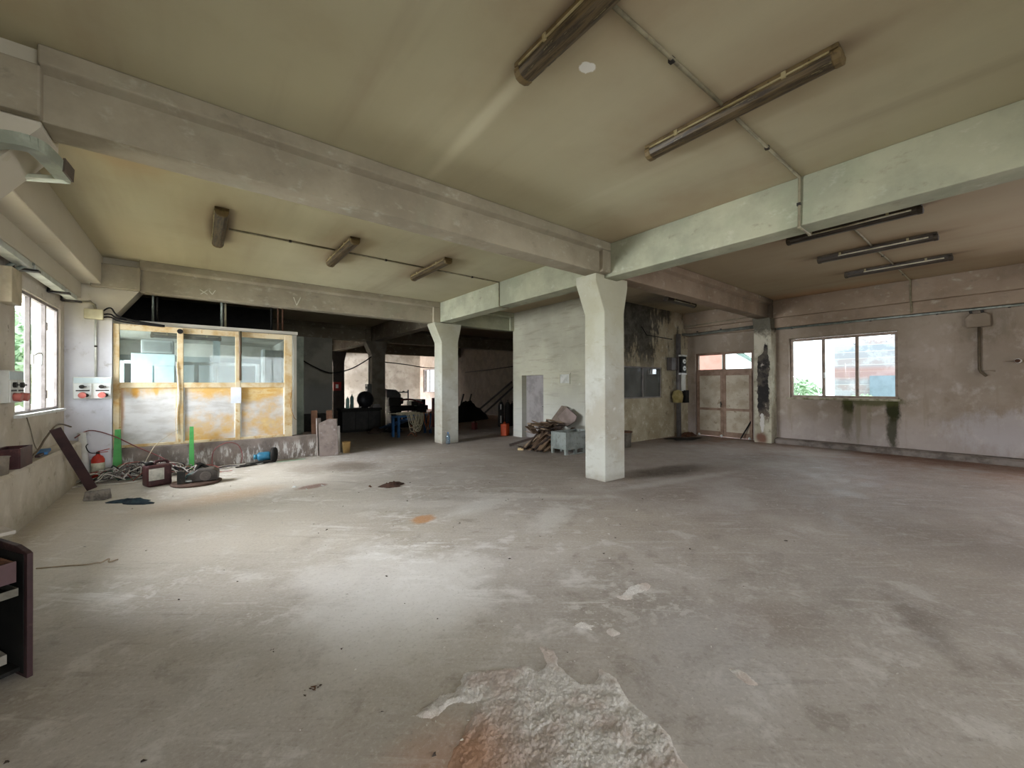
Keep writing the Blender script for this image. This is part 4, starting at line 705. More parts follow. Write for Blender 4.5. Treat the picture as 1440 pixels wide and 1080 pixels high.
tag(b.build('concrete_block', simple('grey_rubble', '857e77', '5f5953', 14, .9, 0, .5), loc=(-1.1, 7.86, 0), bevel=.012, rot=(0, 0, -.4)), 'broken lump of grey concrete block on the floor near the plank', 'block')
# blue grinder and strips in front of the kerb
t = thing('bench_grinder', 'blue electric grinder with black wheel lying at the kerb', 'grinder', (1.12, 9.50, 0), .2)
MB().lathe([(.05, -.2), (.085, -.17), (.09, 0), (.07, .05)], (0, 0, .13), (1, -.25, 0), 18).build('motor', simple('grinder_blue', '2f6a86', '28566b', 6, .45, .1, .05), t); MB().lathe([(.0, 0), (.145, 0), (.15, .02), (.15, .06), (.13, .08), (.03, .085), (0, .1)], (.06, -.02, .15), (1, -.6, 0), 24).build('wheel', BLACK, t); MB().cyl((-.19, .05, .13), (-.25, .065, .13), .05).build('end_cap', simple('grinder_cap', '2f6a80', '265463', 6, .4), t); box((-.1, -.07, 0), (.08, .07, .06)).build('foot', DARKSTEEL, t)
for k, (p_, q_, lb) in enumerate((((.62, 9.2, .02), (1.05, 9.45, .03), 'middle'), ((.72, 9.3, .045), (1.15, 9.4, .045), 'upper'), ((.55, 9.22, .012), (.9, 9.3, .012), 'nearest'))):
    tag(MB().bar((0, 0, 0), Vector(q_) - Vector(p_), .05, .012).build('flat_bar', DARKSTEEL, loc=p_), lb + ' dark flat steel bar on the floor left of the blue grinder', 'bar', 'flat bars by the grinder')
tag(MB().bar((0, 0, 0), (.52, .02, 0), .05, .012).build('green_strip', simple('pale_green_strip', '9db39a', '8aa188', 5, .5), loc=(1.25, 9.37, .007)), 'pale green strip on the floor right of the grinder', 'strip')
# boards at the kerb end
t = thing('leaning_board', 'wide grey slanted-top board leaning at the kerb end', 'board', (2.28, 9.50, 0), -.15); MB().prism([(-.19, 0, 0), (.2, 0, 0), (.17, .14, .80), (.02, .145, .82), (-.2, .13, .72)], (0, .022, 0)).build('board', GREYW, t, bevel=.003)
tag(MB().prism([(0, 0, 0), (.13, 0, 0), (.13, .1, 1.0), (0, .1, 1.0)], (0, .02, 0)).build('leaning_board', BROWNW, loc=(2.0, 9.82, .0)), 'left brown board standing behind the grey one', 'board'); tag(MB().prism([(0, 0, 0), (.13, 0, 0), (.13, .1, .99), (0, .1, .99)], (0, .02, 0)).build('leaning_board', BROWNW, loc=(2.33, 9.85, .0)), 'right brown board standing behind the grey one', 'board')
tag(box((0, 0, 0), (.1, .03, .84)).build('leaning_board', simple('pale_edge_board', '8f8580', '766c67', 4, .8, 0, .2), loc=(2.085, 9.66, .0), rot=(-.06, 0, .3)), 'narrow pale-edged board at the left of the kerb-end stack', 'board'); tag(box((0, 0, 0), (.34, .09, .05)).build('cross_board', GREYW, loc=(2.1, 9.72, .40)), 'short board lying across behind the slanted grey one', 'board')
tag(box((0, 0, 0), (.05, .06, .62)).build('leaning_board', simple('pale_lath', 'a39b93', '8a827b', 4, .8), loc=(2.57, 9.86, 0), rot=(-.08, 0, 0)), 'thin pale lath at the right of the kerb-end stack', 'lath')
t = thing('bucket', 'small yellowish bucket beside the grey leaning board', 'bucket', (2.72, 9.74, 0)); MB().lathe([(.075, 0), (.095, .24), (.098, .25), (.085, .25), (.07, .02), (0, .02)], n=18).build('body', simple('ochre_plastic', 'a88a58', '8f744a', 5, .6), t)
tag(box((-.3, -.25, 0), (.3, .25, .84)).build('black_crate', BLACK, loc=(2.32, 11.2, 0), bevel=.01), 'black crate standing behind the kerb-end boards', 'crate'); t = thing('paint_pot', 'grey-brown pot beside the end post of the partition', 'pot', (1.98, 10.25, 0)); MB().lathe([(.09, 0), (.1, .48), (.085, .48), (.08, .05), (0, .05)], n=16).build('body', GREYW, t)
for k, lb in enumerate(('nearest bent pale metal strip behind the kerb end', 'middle bent pale metal strip behind the kerb end', 'farthest bent pale metal strip behind the kerb end')): tag(MB().bar((0, 0, 0), (.22 + .03*k, .1, .12 + .08*k), .03, .02).build('scrap_strip', simple('bright_scrap', '8d8f93', '6f7175', 6, .5, .3), loc=(2.0 + .03*k, 10.38 + .13*k, .03)), lb, 'strip', 'scrap strips behind the kerb')
# things on the left ledge
t = thing('open_box', 'dark maroon open box on the left ledge', 'box', (-1.635, 6.95, .66), 0)
for lo, hi in (((-.1, -.2, 0), (.1, .2, .015)), ((-.1, -.2, .015), (-.085, .2, .22)), ((.085, -.2, .015), (.1, .2, .22)), ((-.085, -.2, .015), (.085, -.185, .22)), ((-.085, .185, .015), (.085, .2, .22))): box(lo, hi).build('panel', MAROON, t, bevel=.003)
t = thing('pot', 'grey pot on the left ledge nearest the left edge', 'pot', (-1.64, 6.42, .66)); MB().lathe([(.1, 0), (.105, .17), (.115, .18), (.1, .18), (.09, .03), (0, .03)], n=20).build('body', simple('grey_clay_pot', '8d8478', '746b60', 6, .8), t)
t = thing('brush', 'blue scraper with brown wooden handle on the left ledge', 'brush', (-1.60, 7.78, .672), .1); MB().prism([(-.05, .05, 0), (.05, .06, 0), (.055, .34, .02), (-.04, .32, .02)], (0, 0, .035)).build('head', simple('brush_blue', '3570a8', '2b5c8b', 5, .5), t, bevel=.006); MB().bar((0, .08, .015), (-.01, -.2, .015), .045, .03).build('handle', DKWOOD, t, bevel=.008)
# ------------------------------------------------------------------ broken desk in the left foreground
MAHO = simple('mahogany_veneer', '3d292b', '2b1c1e', 4, .5, 0, .06, c='54403f'); TOPB = simple('pale_board_top', 'b5aea4', 'a0988d', 4, .6)
t = thing('broken_desk', 'broken dark wooden desk pedestal with open drawers at the left edge', 'desk', (-.70, 3.28, 0), math.atan2(.85, -.53))
# local x = back along the right-hand side panel, local y = across the pedestal
MB().prism([(0, 0, 0), (.56, 0, 0), (.56, 0, .70), (.12, 0, .69), (.03, 0, .672), (0, 0, .662)], (0, .024, 0)).build('side_panel', MAHO, t, bevel=.003); box((.03, .022, .02), (.55, .027, .655)).build('inner_shade', BLACK, t); box((.0, .46, 0), (.56, .484, .68)).build('side_panel', MAHO, t, bevel=.003); box((.54, .024, .05), (.56, .46, .68)).build('back_panel', BLACK, t); box((.06, .024, .03), (.54, .46, .05)).build('shelf', BLACK, t)  # black sheet, back and shelf paint the shade inside the pedestal
dr = box((.03, .05, .52), (.045, .44, .63)).build('drawer', simple('drawer_front', '5a4446', '463436', 4, .5), t, bevel=.002)
for lo, hi in (((.045, .05, .52), (.45, .062, .625)), ((.045, .428, .52), (.45, .44, .625)), ((.44, .062, .52), (.45, .428, .625)), ((.045, .062, .52), (.44, .428, .53))): box(lo, hi).build('drawer_side', simple('drawer_wood', '8d6a5a', '7a5948', 4, .6), dr)
tr = box((-.01, .06, .46), (.38, .43, .467)).build('steel_tray', DARKSTEEL, t)
for lo, hi in (((-.012, .06, .46), (-.006, .43, .50)), ((-.01, .057, .46), (.38, .062, .50)), ((-.01, .428, .46), (.38, .433, .50))): box(lo, hi).build('tray_rim', simple('worn_steel_rim', '7d7a70', '5f5c54', 6, .4, .6), tr)
box((.1, .235, .08), (.115, .25, .45)).build('inner_rail', simple('pale_rail', '8f8a6e', '777258', 5, .5), t)
tag(MB().box((-.2, -.25, 0), (.2, .25, .02)).build('loose_board', TOPB, loc=(-1.13, 3.54, .735), rot=(.0, -.05, 2.13), bevel=.002), 'pale chipboard lying tilted on top of the broken desk', 'board')
tag(box((-.1, -.06, 0), (.1, .06, .05)).build('wood_offcut', TOPB, loc=(-.93, 3.38, .06), rot=(0, 0, .5)), 'pale offcut inside the bottom of the broken desk', 'offcut')
tag(MB().tube(spline([(-1.09, 5.18, .006), (-.9, 5.09, .006), (-.78, 5.02, .006), (-.70, 4.99, .012), (-.67, 4.95, .02), (-.63, 5.0, .025), (-.62, 4.94, .015), (-.57, 4.98, .01)]), .006).build('floor_wire', simple('brown_wire', 'a08f7c', '87775f', 4, .7)), 'thin wire with knotted end on the floor beyond the desk', 'wire')
# ------------------------------------------------------------------ middle: scrap pile, crate, canisters
CR = simple('grey_painted_crate_steel', '8a908c', '747a76', 5, .55, .3, .1, c='5f5a52'); SCR = [simple('scrap_wood_a', '5a4738', '473729', 6, .85, 0, .3), simple('scrap_wood_b', '75604c', '5d4b3a', 6, .85, 0, .3), simple('scrap_wood_c', '3d3029', '2e2520', 6, .85, 0, .3), simple('scrap_wood_d', '8e7a64', '736150', 6, .85, 0, .3)]
t = thing('stillage_crate', 'grey steel stillage crate beside the central column', 'crate', (6.40, 6.18, 0), 0); L_, W_ = .85, .48
for lo, hi in (((0, 0, .11), (L_, .02, .50)), ((0, .46, .11), (L_, W_, .50)), ((0, .02, .11), (.02, .46, .50)), ((L_ - .02, .02, .11), (L_, .46, .50)), ((.02, .02, .11), (L_ - .02, .46, .13))): box(lo, hi).build('side', CR, t, bevel=.003)
for x in (0, .3, .55, L_ - .06):
    for y in (0, W_ - .06): box((x, y, 0), (x + .06, y + .06, .115)).build('foot', CR, t)
for zz in (.2, .3, .4): box((.03, -.008, zz), (L_ - .03, .001, zz + .025)).build('rib', CR, t)
for zz in (0.0, .485): box((-.008, -.008, zz), (L_ + .008, .0, zz + .02)).build('rim', CR, t)
q = random.Random(21); GRP = 'broken planks in the scrap pile'
def plank(p, d, L, w, h, m, lb='broken brown plank in the scrap pile left of the grey crate', grp=GRP):
    d = Vector(d).normalized(); u = Vector((0, 0, 1)); e = d * L; n = d.cross(u); n = n.normalized() if n.length > .01 else Vector((1, 0, 0))
    b = MB(); j = [q.uniform(-.3, .3) * w for _ in range(4)]; x = n * w / 2; y = n.cross(d).normalized() * h / 2
    vs = [-x - y + d*j[0], x - y + d*j[1], x + y + d*j[1], -x + y + d*j[0], e - x - y + d*j[2], e + x - y + d*j[3], e + x + y + d*j[3], e - x + y + d*j[2]]
    b.add(vs, [(0,1,2,3),(7,6,5,4),(0,4,5,1),(1,5,6,2),(2,6,7,3),(3,7,4,0)]); return tag(b.build('broken_plank', m, loc=p), lb, 'plank', grp)
KIND = ('dark brown', 'grey-brown', 'nearly black', 'pale tan')
def scrap(ft, top, L, w, h, k): plank(ft, Vector(top) - Vector(ft), L, w, h, SCR[k], KIND[k] + ' broken plank in the scrap pile left of the grey crate', KIND[k] + ' planks in the scrap pile')
for i in range(30):                                              # leaning up against the heap
    a = q.uniform(2.3, 4.3); r0 = q.uniform(.45, .8); ft = (min(6.78, 6.92 + math.cos(a) * r0), max(6.73, 7.15 - math.sin(a) * r0 * .8), q.uniform(.02, .05))
    scrap(ft, (6.9 + q.uniform(-.2, .25), 7.12 + q.uniform(-.3, .3), q.uniform(.3, .6)), q.uniform(.4, .85), q.uniform(.04, .13), q.uniform(.012, .035), q.choice((0, 0, 1, 1, 2, 3)))
for i in range(26):                                              # tumbled every way over it
    a = q.uniform(0, 6.28); rr = q.uniform(.05, .5); c = (6.82 + math.cos(a) * rr, 7.2 + math.sin(a) * rr * .8); z_ = .10 + .52 * (1 - rr / .6) + q.uniform(0, .1); b_ = q.uniform(0, 6.28)
    scrap((c[0], max(6.75, c[1]), z_), (c[0] + math.cos(b_), c[1] + math.sin(b_), z_ + q.uniform(-.1, .7)), q.uniform(.15, .42), q.uniform(.04, .15), q.uniform(.012, .03), q.choice((0, 1, 1, 2, 2, 3)))
for i in range(12):
    ft = (q.uniform(6.15, 6.5), q.uniform(6.75, 7.6), q.uniform(.015, .04)); a = q.uniform(0, 6.28); plank(ft, (math.cos(a), math.sin(a), .08), q.uniform(.2, .4), q.uniform(.05, .12), .02, SCR[(i + 1) % 4], 'short broken offcut lying flat in front of the scrap pile', 'flat offcuts before the scrap pile')
for i in range(9):
    ft = (q.uniform(6.6, 7.2), q.uniform(6.9, 7.35), q.uniform(.48, .66)); a = q.uniform(-.6, .9) + PI; plank(ft, (math.cos(a), math.sin(a) * .6, q.uniform(-.1, .25)), q.uniform(.25, .5), q.uniform(.08, .2), .03, SCR[i % 4], 'jagged broken piece on the crest of the scrap pile', 'jagged pieces on the scrap pile')
clump('rubble_heap', 'brown rubble heaped under the broken planks', 'heap', (6.88, 7.2, 0), (.52, .40), .58, SCR[0], 5, 26, 7, 0, .6)
tag(MB().bar((0, 0, 0), (.62, -1.0, .38), .09, .06).build('long_timber', SCR[2], loc=(6.28, 8.05, .03)), 'long dark timber sloping out of the scrap pile to the left', 'timber')
tag(MB().prism([(0, 7.13, .99), (0, 6.80, .79), (0, 6.84, .655), (0, 7.14, .49), (0, 7.46, .73)], (.03, 0, 0)).build('broken_slab', simple('pink_grey_board', '857670', '72655e', 3, .8), loc=(7.42, 0, 0), rot=(0, .0, 0)), 'pinkish-grey broken board leaning on the wall over the pile', 'board')
tag(MB().prism([(0, 7.82, .64), (0, 7.44, 1.02), (0, 7.22, .99), (0, 7.2, .5), (0, 7.7, .45)], (.03, 0, 0)).build('broken_slab', simple('brown_grey_board', '776a5f', '62564d', 3, .8), loc=(7.54, 0, 0)), 'brown-grey broken board behind the pinkish one over the pile', 'board')
tag(box((-.07, -.04, 0), (.07, .04, .05)).build('wood_offcut', simple('yellow_pine_offcut', 'c9b48a', 'b09a70', 4, .7), loc=(6.1, 7.40, 0), rot=(0, 0, 2.4)), 'pale yellow wood offcut in front of the scrap pile', 'offcut')
def canister(label, loc, mat, w, h):
    t = thing('fuel_canister', label, 'canister', loc, .5); box((-w/2, -w*.36, 0), (w/2, w*.36, h)).build('body', mat, t, bevel=.025, seg=3); MB().cyl((w*.3, 0, h), (w*.3, 0, h + .035), .025).build('cap', BLACK, t); MB().tube(spline([(-w*.4, 0, h - .01), (-w*.35, 0, h + .04), (.0, 0, h + .045), (w*.1, 0, h)]), .014).build('handle', mat, t); return t
canister('bright orange canister at the corner of the block wall', (7.50, 9.86, 0), simple('orange_plastic', 'c2502a', 'a8431f', 5, .5, 0, .03), .27, .37); canister('dark red canister on the dim back hall floor', (7.72, 11.95, 0), simple('dark_red_plastic', '5c2320', '4a1c1a', 5, .5), .21, .25)
t = thing('water_bottle', 'clear blue water bottle at the foot of the second column', 'bottle', (5.23, 9.40, 0)); MB().lathe([(.05, 0), (.056, .02), (.056, .10), (.05, .12), (.056, .14), (.056, .2), (.03, .27), (.018, .29)], n=16).build('body', m_glass('blue_bottle_plastic', (.45, .65, .85), .15, .25), t); MB().cyl((0, 0, .288), (0, 0, .315), .02).build('cap', simple('blue_cap', '3d6fb0', '35629c', 4, .5), t)
t = thing('bucket', 'rusty grey bucket behind the central column by the mouldy wall', 'bucket', (8.47, 6.10, 0)); MB().lathe([(.12, 0), (.155, .37), (.165, .38), (.15, .38), (.12, .03), (0, .03)], n=22).build('body', simple('rust_flecked_tin', '7f7a70', '655e54', 6, .6, .3, .1, c='8f8982'), t); MB().lathe([(.157, .365), (.17, .37), (.17, .39), (.157, .395)], n=22).build('rim', RUST, t)
clump('debris_heap', 'dark heap of debris on the floor beside the double door', 'debris', (11.75, 6.2, 0), (.3, .16), .12, RUST, 9); clump('debris_heap', 'thin layer of dark dirt on the floor in the far corner', 'debris', (11.0, 5.95, 0), (.55, .3), .02, BLACK, 10)
tag(MB().bar((0, 0, 0), (.17, -.22, .52), .03, .03).build('leaning_rod', BLACK, loc=(12.13, 4.85, .015)), 'black rod leaning against the right leaf of the double door', 'rod')
# ------------------------------------------------------------------ dim back hall
t = thing('workbench', 'black steel workbench in the dim back hall', 'workbench', (4.42, 14.15, 0)); box((-.72, -.3, .72), (.66, .3, .80)).build('top', BLACK, t, bevel=.006); box((-.68, -.27, 0), (.62, .27, .72)).build('cabinet', BLACK, t)
for i in range(3): box((-.66 + .43*i, -.285, .08), (-.26 + .43*i, -.27, .68)).build('door', simple('bench_door', '201f1e', '2a2826', 5, .6), t)
for x, h, m, lb in ((3.98, .40, simple('green_gas_paint', '8fb0a6', '7b9a92', 4, .4), 'pale green gas bottle on the workbench'), (4.12, .48, simple('teal_gas_paint', '4f6e6a', '445f5c', 4, .4), 'taller teal gas bottle on the workbench')):
    t = thing('gas_bottle', lb, 'gas bottle', (x, 14.1, .80)); MB().lathe([(.055, 0), (.058, .02), (.058, h*.75), (.03, h*.88), (.02, h*.9)], n=14).build('cylinder', m, t); MB().cyl((0, 0, h*.88), (0, 0, h), .018).build('valve', WHITEP, t)
t = thing('drum_fan', 'large round black drum standing on the workbench', 'drum', (4.58, 14.15, .80)); MB().lathe([(.0, -.2), (.2, -.18), (.28, -.08), (.29, .05), (.26, .14), (.1, .18), (0, .19)], (0, 0, .29), (.45, -1, .1), 26).build('drum', simple('black_drum', '26272a', '1b1b1d', 5, .4, .3), t)
for s in (-1, 1): box((s*.15 - .03, -.1, 0), (s*.15 + .03, .12, .1)).build('foot', DARKSTEEL, t)
tag(box((-.12, -.1, 0), (.12, .1, .12)).build('grey_box', simple('mid_grey_box', '6e6a6a', '5c5858', 4, .6), loc=(4.93, 14.08, .80), bevel=.01), 'small grey box right of the drum on the workbench', 'box')
t = thing('control_box', 'grey control box on the left face of the dim column', 'control box', (5.10, 15.12, 1.18)); box((-.16, -.14, 0), (0, .14, .46)).build('body', simple('control_grey', '4f504c', '434440', 4, .5), t, bevel=.01); MB().cyl((-.165, 0, .33), (-.18, 0, .33), .03).build('knob', BLACK, t); MB().tube([(-.06, 0, .46), (-.05, .02, 1.2), (-.02, .04, 1.45)], .02).build('conduit', DARKSTEEL, t)
t = thing('hose_cabinet', 'red hose cabinet on the dark far column', 'cabinet', (5.25, 20.4, 1.35)); box((-.18, -.14, 0), (.18, 0, .42)).build('body', simple('cabinet_red', '8c2420', '741d1a', 4, .5), t, bevel=.01); box((-.08, -.148, .12), (.04, -.14, .3)).build('sign', WHITEP, t)
# black machine right of the dim column
t = thing('lathe_machine', 'black lathe-like machine right of the dim column', 'machine', (6.55, 15.1, 0)); MK = simple('machine_black', '232220', '1a1918', 6, .5, .3, .1)
box((-.75, -.3, 0), (-.35, .3, .6)).build('pedestal', MK, t, bevel=.02); box((.3, -.28, 0), (.72, .28, .6)).build('pedestal', MK, t, bevel=.02); box((-.8, -.25, .58), (.8, .25, .78)).build('bed', MK, t, bevel=.02); box((-.82, -.27, .78), (-.35, .27, 1.12)).build('headstock', MK, t, bevel=.03); MB().cyl((-.35, 0, .97), (-.2, 0, .97), .13).build('chuck', DARKSTEEL, t); box((.1, -.2, .78), (.4, .25, .95)).build('carriage', MK, t, bevel=.02); box((.5, -.12, .78), (.75, .12, 1.02)).build('tailstock', MK, t, bevel=.02)
MB().cyl((.25, -.2, .7), (.25, -.25, .7), .09).build('handwheel', GALV, t); box((-.3, -.29, .1), (.28, -.25, .5)).build('chip_tray', DARKSTEEL, t)
t = thing('steel_gantry', 'upright rectangular blue-black steel gantry behind the machine', 'gantry', (6.68, 15.75, 0))
for x in (-.2, .2): box((x - .022, -.02, 0), (x + .022, .02, 1.32 + (.08 if x > 0 else 0))).build('upright', simple('blue_black_steel', '2c3640', '222a33', 4, .5, .3), t)
for zz in (.7, 1.28): box((-.178, -.02, zz), (.178, .02, zz + .045)).build('rail', simple('blue_black_steel', '2c3640', '222a33'), t)
MB().ball((0, 0, 1.33), (.06, .03, .03)).build('cap', DARKSTEEL, t)
tag(MB().tube(spline([(5.95, 14.9, .85), (6.2, 14.86, 1.0), (6.5, 14.85, 1.03), (6.8, 14.85, .98), (7.1, 14.83, .86)]), .035, 8).build('hose', simple('red_brown_hose', '5a2b2a', '452120', 5, .6)), 'red-brown hose lying across the black machine', 'hose')
tag(box((-.14, -.1, 0), (.14, .1, .07)).build('paper_pack', WHITEP, loc=(6.93, 14.95, .955), rot=(0, .1, .3)), 'white pack lying on the carriage of the black machine', 'pack')
tag(MB().prism([(-.3, 0, 0), (.25, 0, 0), (.25, 0, .12), (.05, 0, .3), (-.3, 0, .32)], (0, .25, 0)).build('machine_guard', simple('grey_guard', '4c4c4c', '3a3a3a', 4, .5), loc=(5.98, 14.95, 1.12)), 'dark sloped guard on top of the machine headstock', 'guard')
for k, (x, y, r, h, lb) in enumerate(((5.2, 13.1, .3, .22, 'low dark heap of scrap left of the blue plank'), (4.7, 13.3, .32, .18, 'low brown heap of scrap in front of the workbench'), (7.35, 14.6, .3, .5, 'dark lump of scrap at the right end of the machine'), (6.2, 14.3, .4, .35, 'dark heap of oily scrap before the machine'))): clump('scrap_heap', lb, 'scrap', (x, y, 0), (r, r * .7), h, (BLACK, SCR[2], MK, BLACK)[k], 30 + k)
# blue trestle table with rope
BLU = simple('blue_steel_paint', '2d5784', '24476c', 5, .5, .2, .08); t = thing('trestle_table', 'blue steel trestle table in the back hall', 'table', (5.35, 11.85, 0), .28)
box((-.72, -.17, .60), (.66, .17, .65)).build('top', BLU, t, bevel=.006)
for x, y in ((-.68, -.13), (-.68, .13), (.6, -.13), (.6, .13)): box((x - .03, y - .03, 0), (x + .03, y + .03, .6)).build('leg', BLU, t)
tag(MB().bar((0, 0, 0), (.22, -2.15, .50), .34, .05).build('blue_plank', simple('blue_plank_paint', '3d5c86', '31496b', 5, .6), loc=(4.92, 13.75, .045)), 'blue plank sloping up to the trestle table', 'plank')
tag(box((-.1, -.12, 0), (.1, .12, .25)).build('blue_drum', simple('pale_blue_can', '5b83ab', '4a6e93', 4, .5), loc=(5.35, 13.6, 0), bevel=.03), 'pale blue can behind the sloping blue plank', 'can')
q = random.Random(4); b = MB()
for i in range(13):
    c = Vector((5.25 + q.gauss(0, .09), 11.62 + q.gauss(0, .05), .66)); w = q.uniform(.08, .2); h = q.uniform(.25, .52); pts = [c + Vector((-w, .12, .02)), c + Vector((-w*.9, 0, .03)), c + Vector((-w*.8, -.07, -.1)), c + Vector((-w*.4, -.09, -h)), c + Vector((w*.4, -.09, -h + .02)), c + Vector((w*.8, -.07, -.12)), c + Vector((w, 0, .03)), c + Vector((w, .14, .03))]
    b.tube(spline(pts, 5), .011, 5)
for i in range(10):
    c = Vector((5.15 + q.gauss(0, .16), 11.75 + q.gauss(0, .05), .67)); pts = [c + Vector((q.uniform(-.3, .3), q.uniform(-.1, .1), q.uniform(0, .07))) for _ in range(5)]; b.tube(spline(pts, 5), .011, 5)
tag(b.build('rope_coil', simple('cream_rope', 'c4bda8', 'aaa28c', 6, .8, 0, .2)), 'cream rope coil hanging over the blue trestle table', 'rope')
b = MB()
for i in range(4): c = Vector((5.75 + q.gauss(0, .05), 11.78, .66)); w = .09; h = q.uniform(.3, .55); b.tube(spline([c + Vector((-w, .1, .02)), c + Vector((-w, -.06, .02)), c + Vector((-w*.7, -.08, -h*.6)), c + Vector((0, -.08, -h)), c + Vector((w*.8, -.07, -h*.6)), c + Vector((w, -.05, .02)), c + Vector((w, .12, .02))], 6), .010, 5)
tag(b.build('cord_coil', simple('rust_orange_cord', '8f5a40', '774a34', 6, .7)), 'rust-orange cord looped over the right end of the blue table', 'cord')
tag(MB().tube(spline([(5.05, 11.6, .02), (5.1, 11.45, .12), (5.2, 11.42, .02), (5.3, 11.5, .02), (5.25, 11.6, .2), (5.15, 11.62, .35)]), .012, 5).build('cord_coil', simple('rust_orange_cord', '8f5a40', '774a34')), 'rust-orange cord end trailing under the blue table', 'cord')
t = thing('red_machine', 'narrow dark red cabinet partly hidden by the second column', 'cabinet', (7.15, 13.55, 0)); box((-.2, -.2, 0), (.25, .2, 1.1)).build('body', simple('oxide_red', '5c2a22', '48201b', 5, .6), t, bevel=.01); box((-.17, -.21, .55), (.2, -.2, 1.02)).build('door', simple('oxide_red_door', '66302a', '522520', 5, .6), t)
# right side of the dim hall
for k, (x, y) in enumerate(((9.05, 12.15), (9.33, 12.1), (9.6, 12.15))):
    t = thing('gas_cylinder', ('left black gas cylinder with painted gleams behind the block corner', 'middle black gas cylinder behind the block corner', 'right black gas cylinder behind the block corner')[k], 'gas cylinder', (x, y, 0), 0, 'gas cylinders behind the block'); h = (1.0, .98, .92)[k]
    MB().lathe([(.10, 0), (.115, .03), (.115, h*.8), (.07, h*.92), (.035, h*.95)], n=16).build('body', BLACK, t); MB().cyl((0, 0, h*.94), (0, 0, h*1.03), .025).build('valve', DARKSTEEL, t)
    if k == 0:
        for z0, z1 in ((.15, .42), (.66, .85)): box((-.10, -.10, z0), (-.05, -.085, z1)).build('painted_gleam', WHITEP, t)  # pale strips painted as the gleam on the cylinder
for (a, c), lb in ((((11.55, 17.45, .30), (12.18, 15.45, 1.75)), 'upper black bar leaning on the dim right wall'), (((11.5, 17.1, .02), (12.18, 15.3, 1.52)), 'lower black bar leaning on the dim right wall')): tag(MB().bar((0, 0, 0), Vector(c) - Vector(a), .07, .07).build('leaning_bar', BLACK, loc=a), lb, 'bar', 'bars leaning on the back hall wall')
clump('tarpaulin_heap', 'long black tarpaulin-covered heap in the dim hall', 'heap', (9.5, 15.3, 0), (1.3, .6), .85, BLACK, 14, 26, 7, .35, .7)
for x, y, lb in ((9.1, 15.2, 'left'), (9.6, 15.35, 'right')): tag(MB().bar((0, 0, 0), (.12, -.05, .5), .13, .05).build('lever', BLACK, loc=(x, y, .7)), lb + ' black lever sticking up from the tarpaulin heap', 'lever', 'levers on the black heap')
conduit('thin cable along the dim right wall of the back hall', [(12.22, 19.9, 2.35), (12.22, 17.5, 2.42), (12.22, 15.3, 2.52)], [], .02, BLACK)
tag(MB().tube(spline([(2.5, 14.98, 2.62), (3.05, 14.85, 2.25), (3.6, 14.7, 2.02), (4.2, 14.75, 2.15), (4.7, 14.9, 2.4), (5.09, 15.0, 2.66)]), .022, 6).build('slack_cable', BLACK), 'slack black cable hanging in front of the dim grey wall', 'cable'); tag(MB().tube(spline([(5.62, 15.2, 2.5), (7.5, 17.4, 2.55), (10, 20.6, 2.6), (12.2, 23.4, 2.75)]), .022, 6).build('slack_cable', BLACK), 'slack black cable crossing before the pale far wall', 'cable')
# ------------------------------------------------------------------ broken floor patches and small litter
def m_erode():
    t = NT('eroded_aggregate'); n = t.noise(60, 6, .8); n2 = t.noise(3.2, 5, .62); n3 = t.noise(150, 3, .7); col = t.mix(t.step(n, .35, .65), 'e6e3df', 'c2bcb5'); col = t.mix(t.step(n, .56, .64), col, 'f0eeeb')
    col = t.mix(t.math('MULTIPLY', t.step(n2, .45, .6), .55), col, 'b8a398'); col = t.mix(t.math('MULTIPLY', t.spot((.80, 1.40, 0), (.24, .2, 9), .5, .6, 5, .7), .7), col, 'b98560')
    t.bump(t.math('ADD', n, t.math('MULTIPLY', n3, .4)), .8, .010); return t.done(col, .95, 0, .1)
MER = m_erode(); from mathutils import noise as mnoise
def eroded(label, poly, step, h):
    """a rough patch: a fine grid inside an outline, knobbly, sinking to the floor at its ragged edge"""
    xs = [p[0] for p in poly]; ys = [p[1] for p in poly]; n = len(poly)
    def inside(x, y):
        c = False
        for i in range(n):
            (x1, y1), (x2, y2) = poly[i], poly[i-1]
            if (y1 > y) != (y2 > y) and x < (x2-x1)*(y-y1)/(y2-y1)+x1: c = not c
        return c
    def edge(x, y):
        m = 9
        for i in range(n):
            a, b2 = Vector(poly[i]), Vector(poly[i-1]); p = Vector((x, y)); d = b2 - a; t_ = max(0, min(1, (p-a).dot(d)/d.length_squared)); m = min(m, (p-a-d*t_).length)
        return m
    nx, ny = int((max(xs)-min(xs))/step)+3, int((max(ys)-min(ys))/step)+3; idx = {}; b = MB(); vs = []; fs = []
    for i in range(nx):
        for j in range(ny):
            x, y = min(xs)-step+i*step, min(ys)-step+j*step; wob = mnoise.noise((x*9, y*9, 1.3))*.035 + mnoise.noise((x*25, y*25, 4))*.012
            e = (edge(x, y) if inside(x, y) else -edge(x, y)) + wob
            if e > -step: k = min(1, max(0, e/.03)); z = h*k*(.4 + .5*mnoise.noise((x*14, y*14, 0)) + .6*abs(mnoise.noise((x*60, y*60, 0))) + .42*mnoise.noise((x*110, y*110, 2))) ; idx[i, j] = len(vs); vs.append((x, y, max(z, .0) if e > 0 else -.004))
    for (i, j), k in idx.items():
        if (i+1, j) in idx and (i, j+1) in idx and (i+1, j+1) in idx: fs.append((k, idx[i+1, j], idx[i+1, j+1], idx[i, j+1]))
    b.add(vs, fs, True); o = b.build('eroded_concrete', MER); return tag(o, label, 'concrete', None, 'stuff')
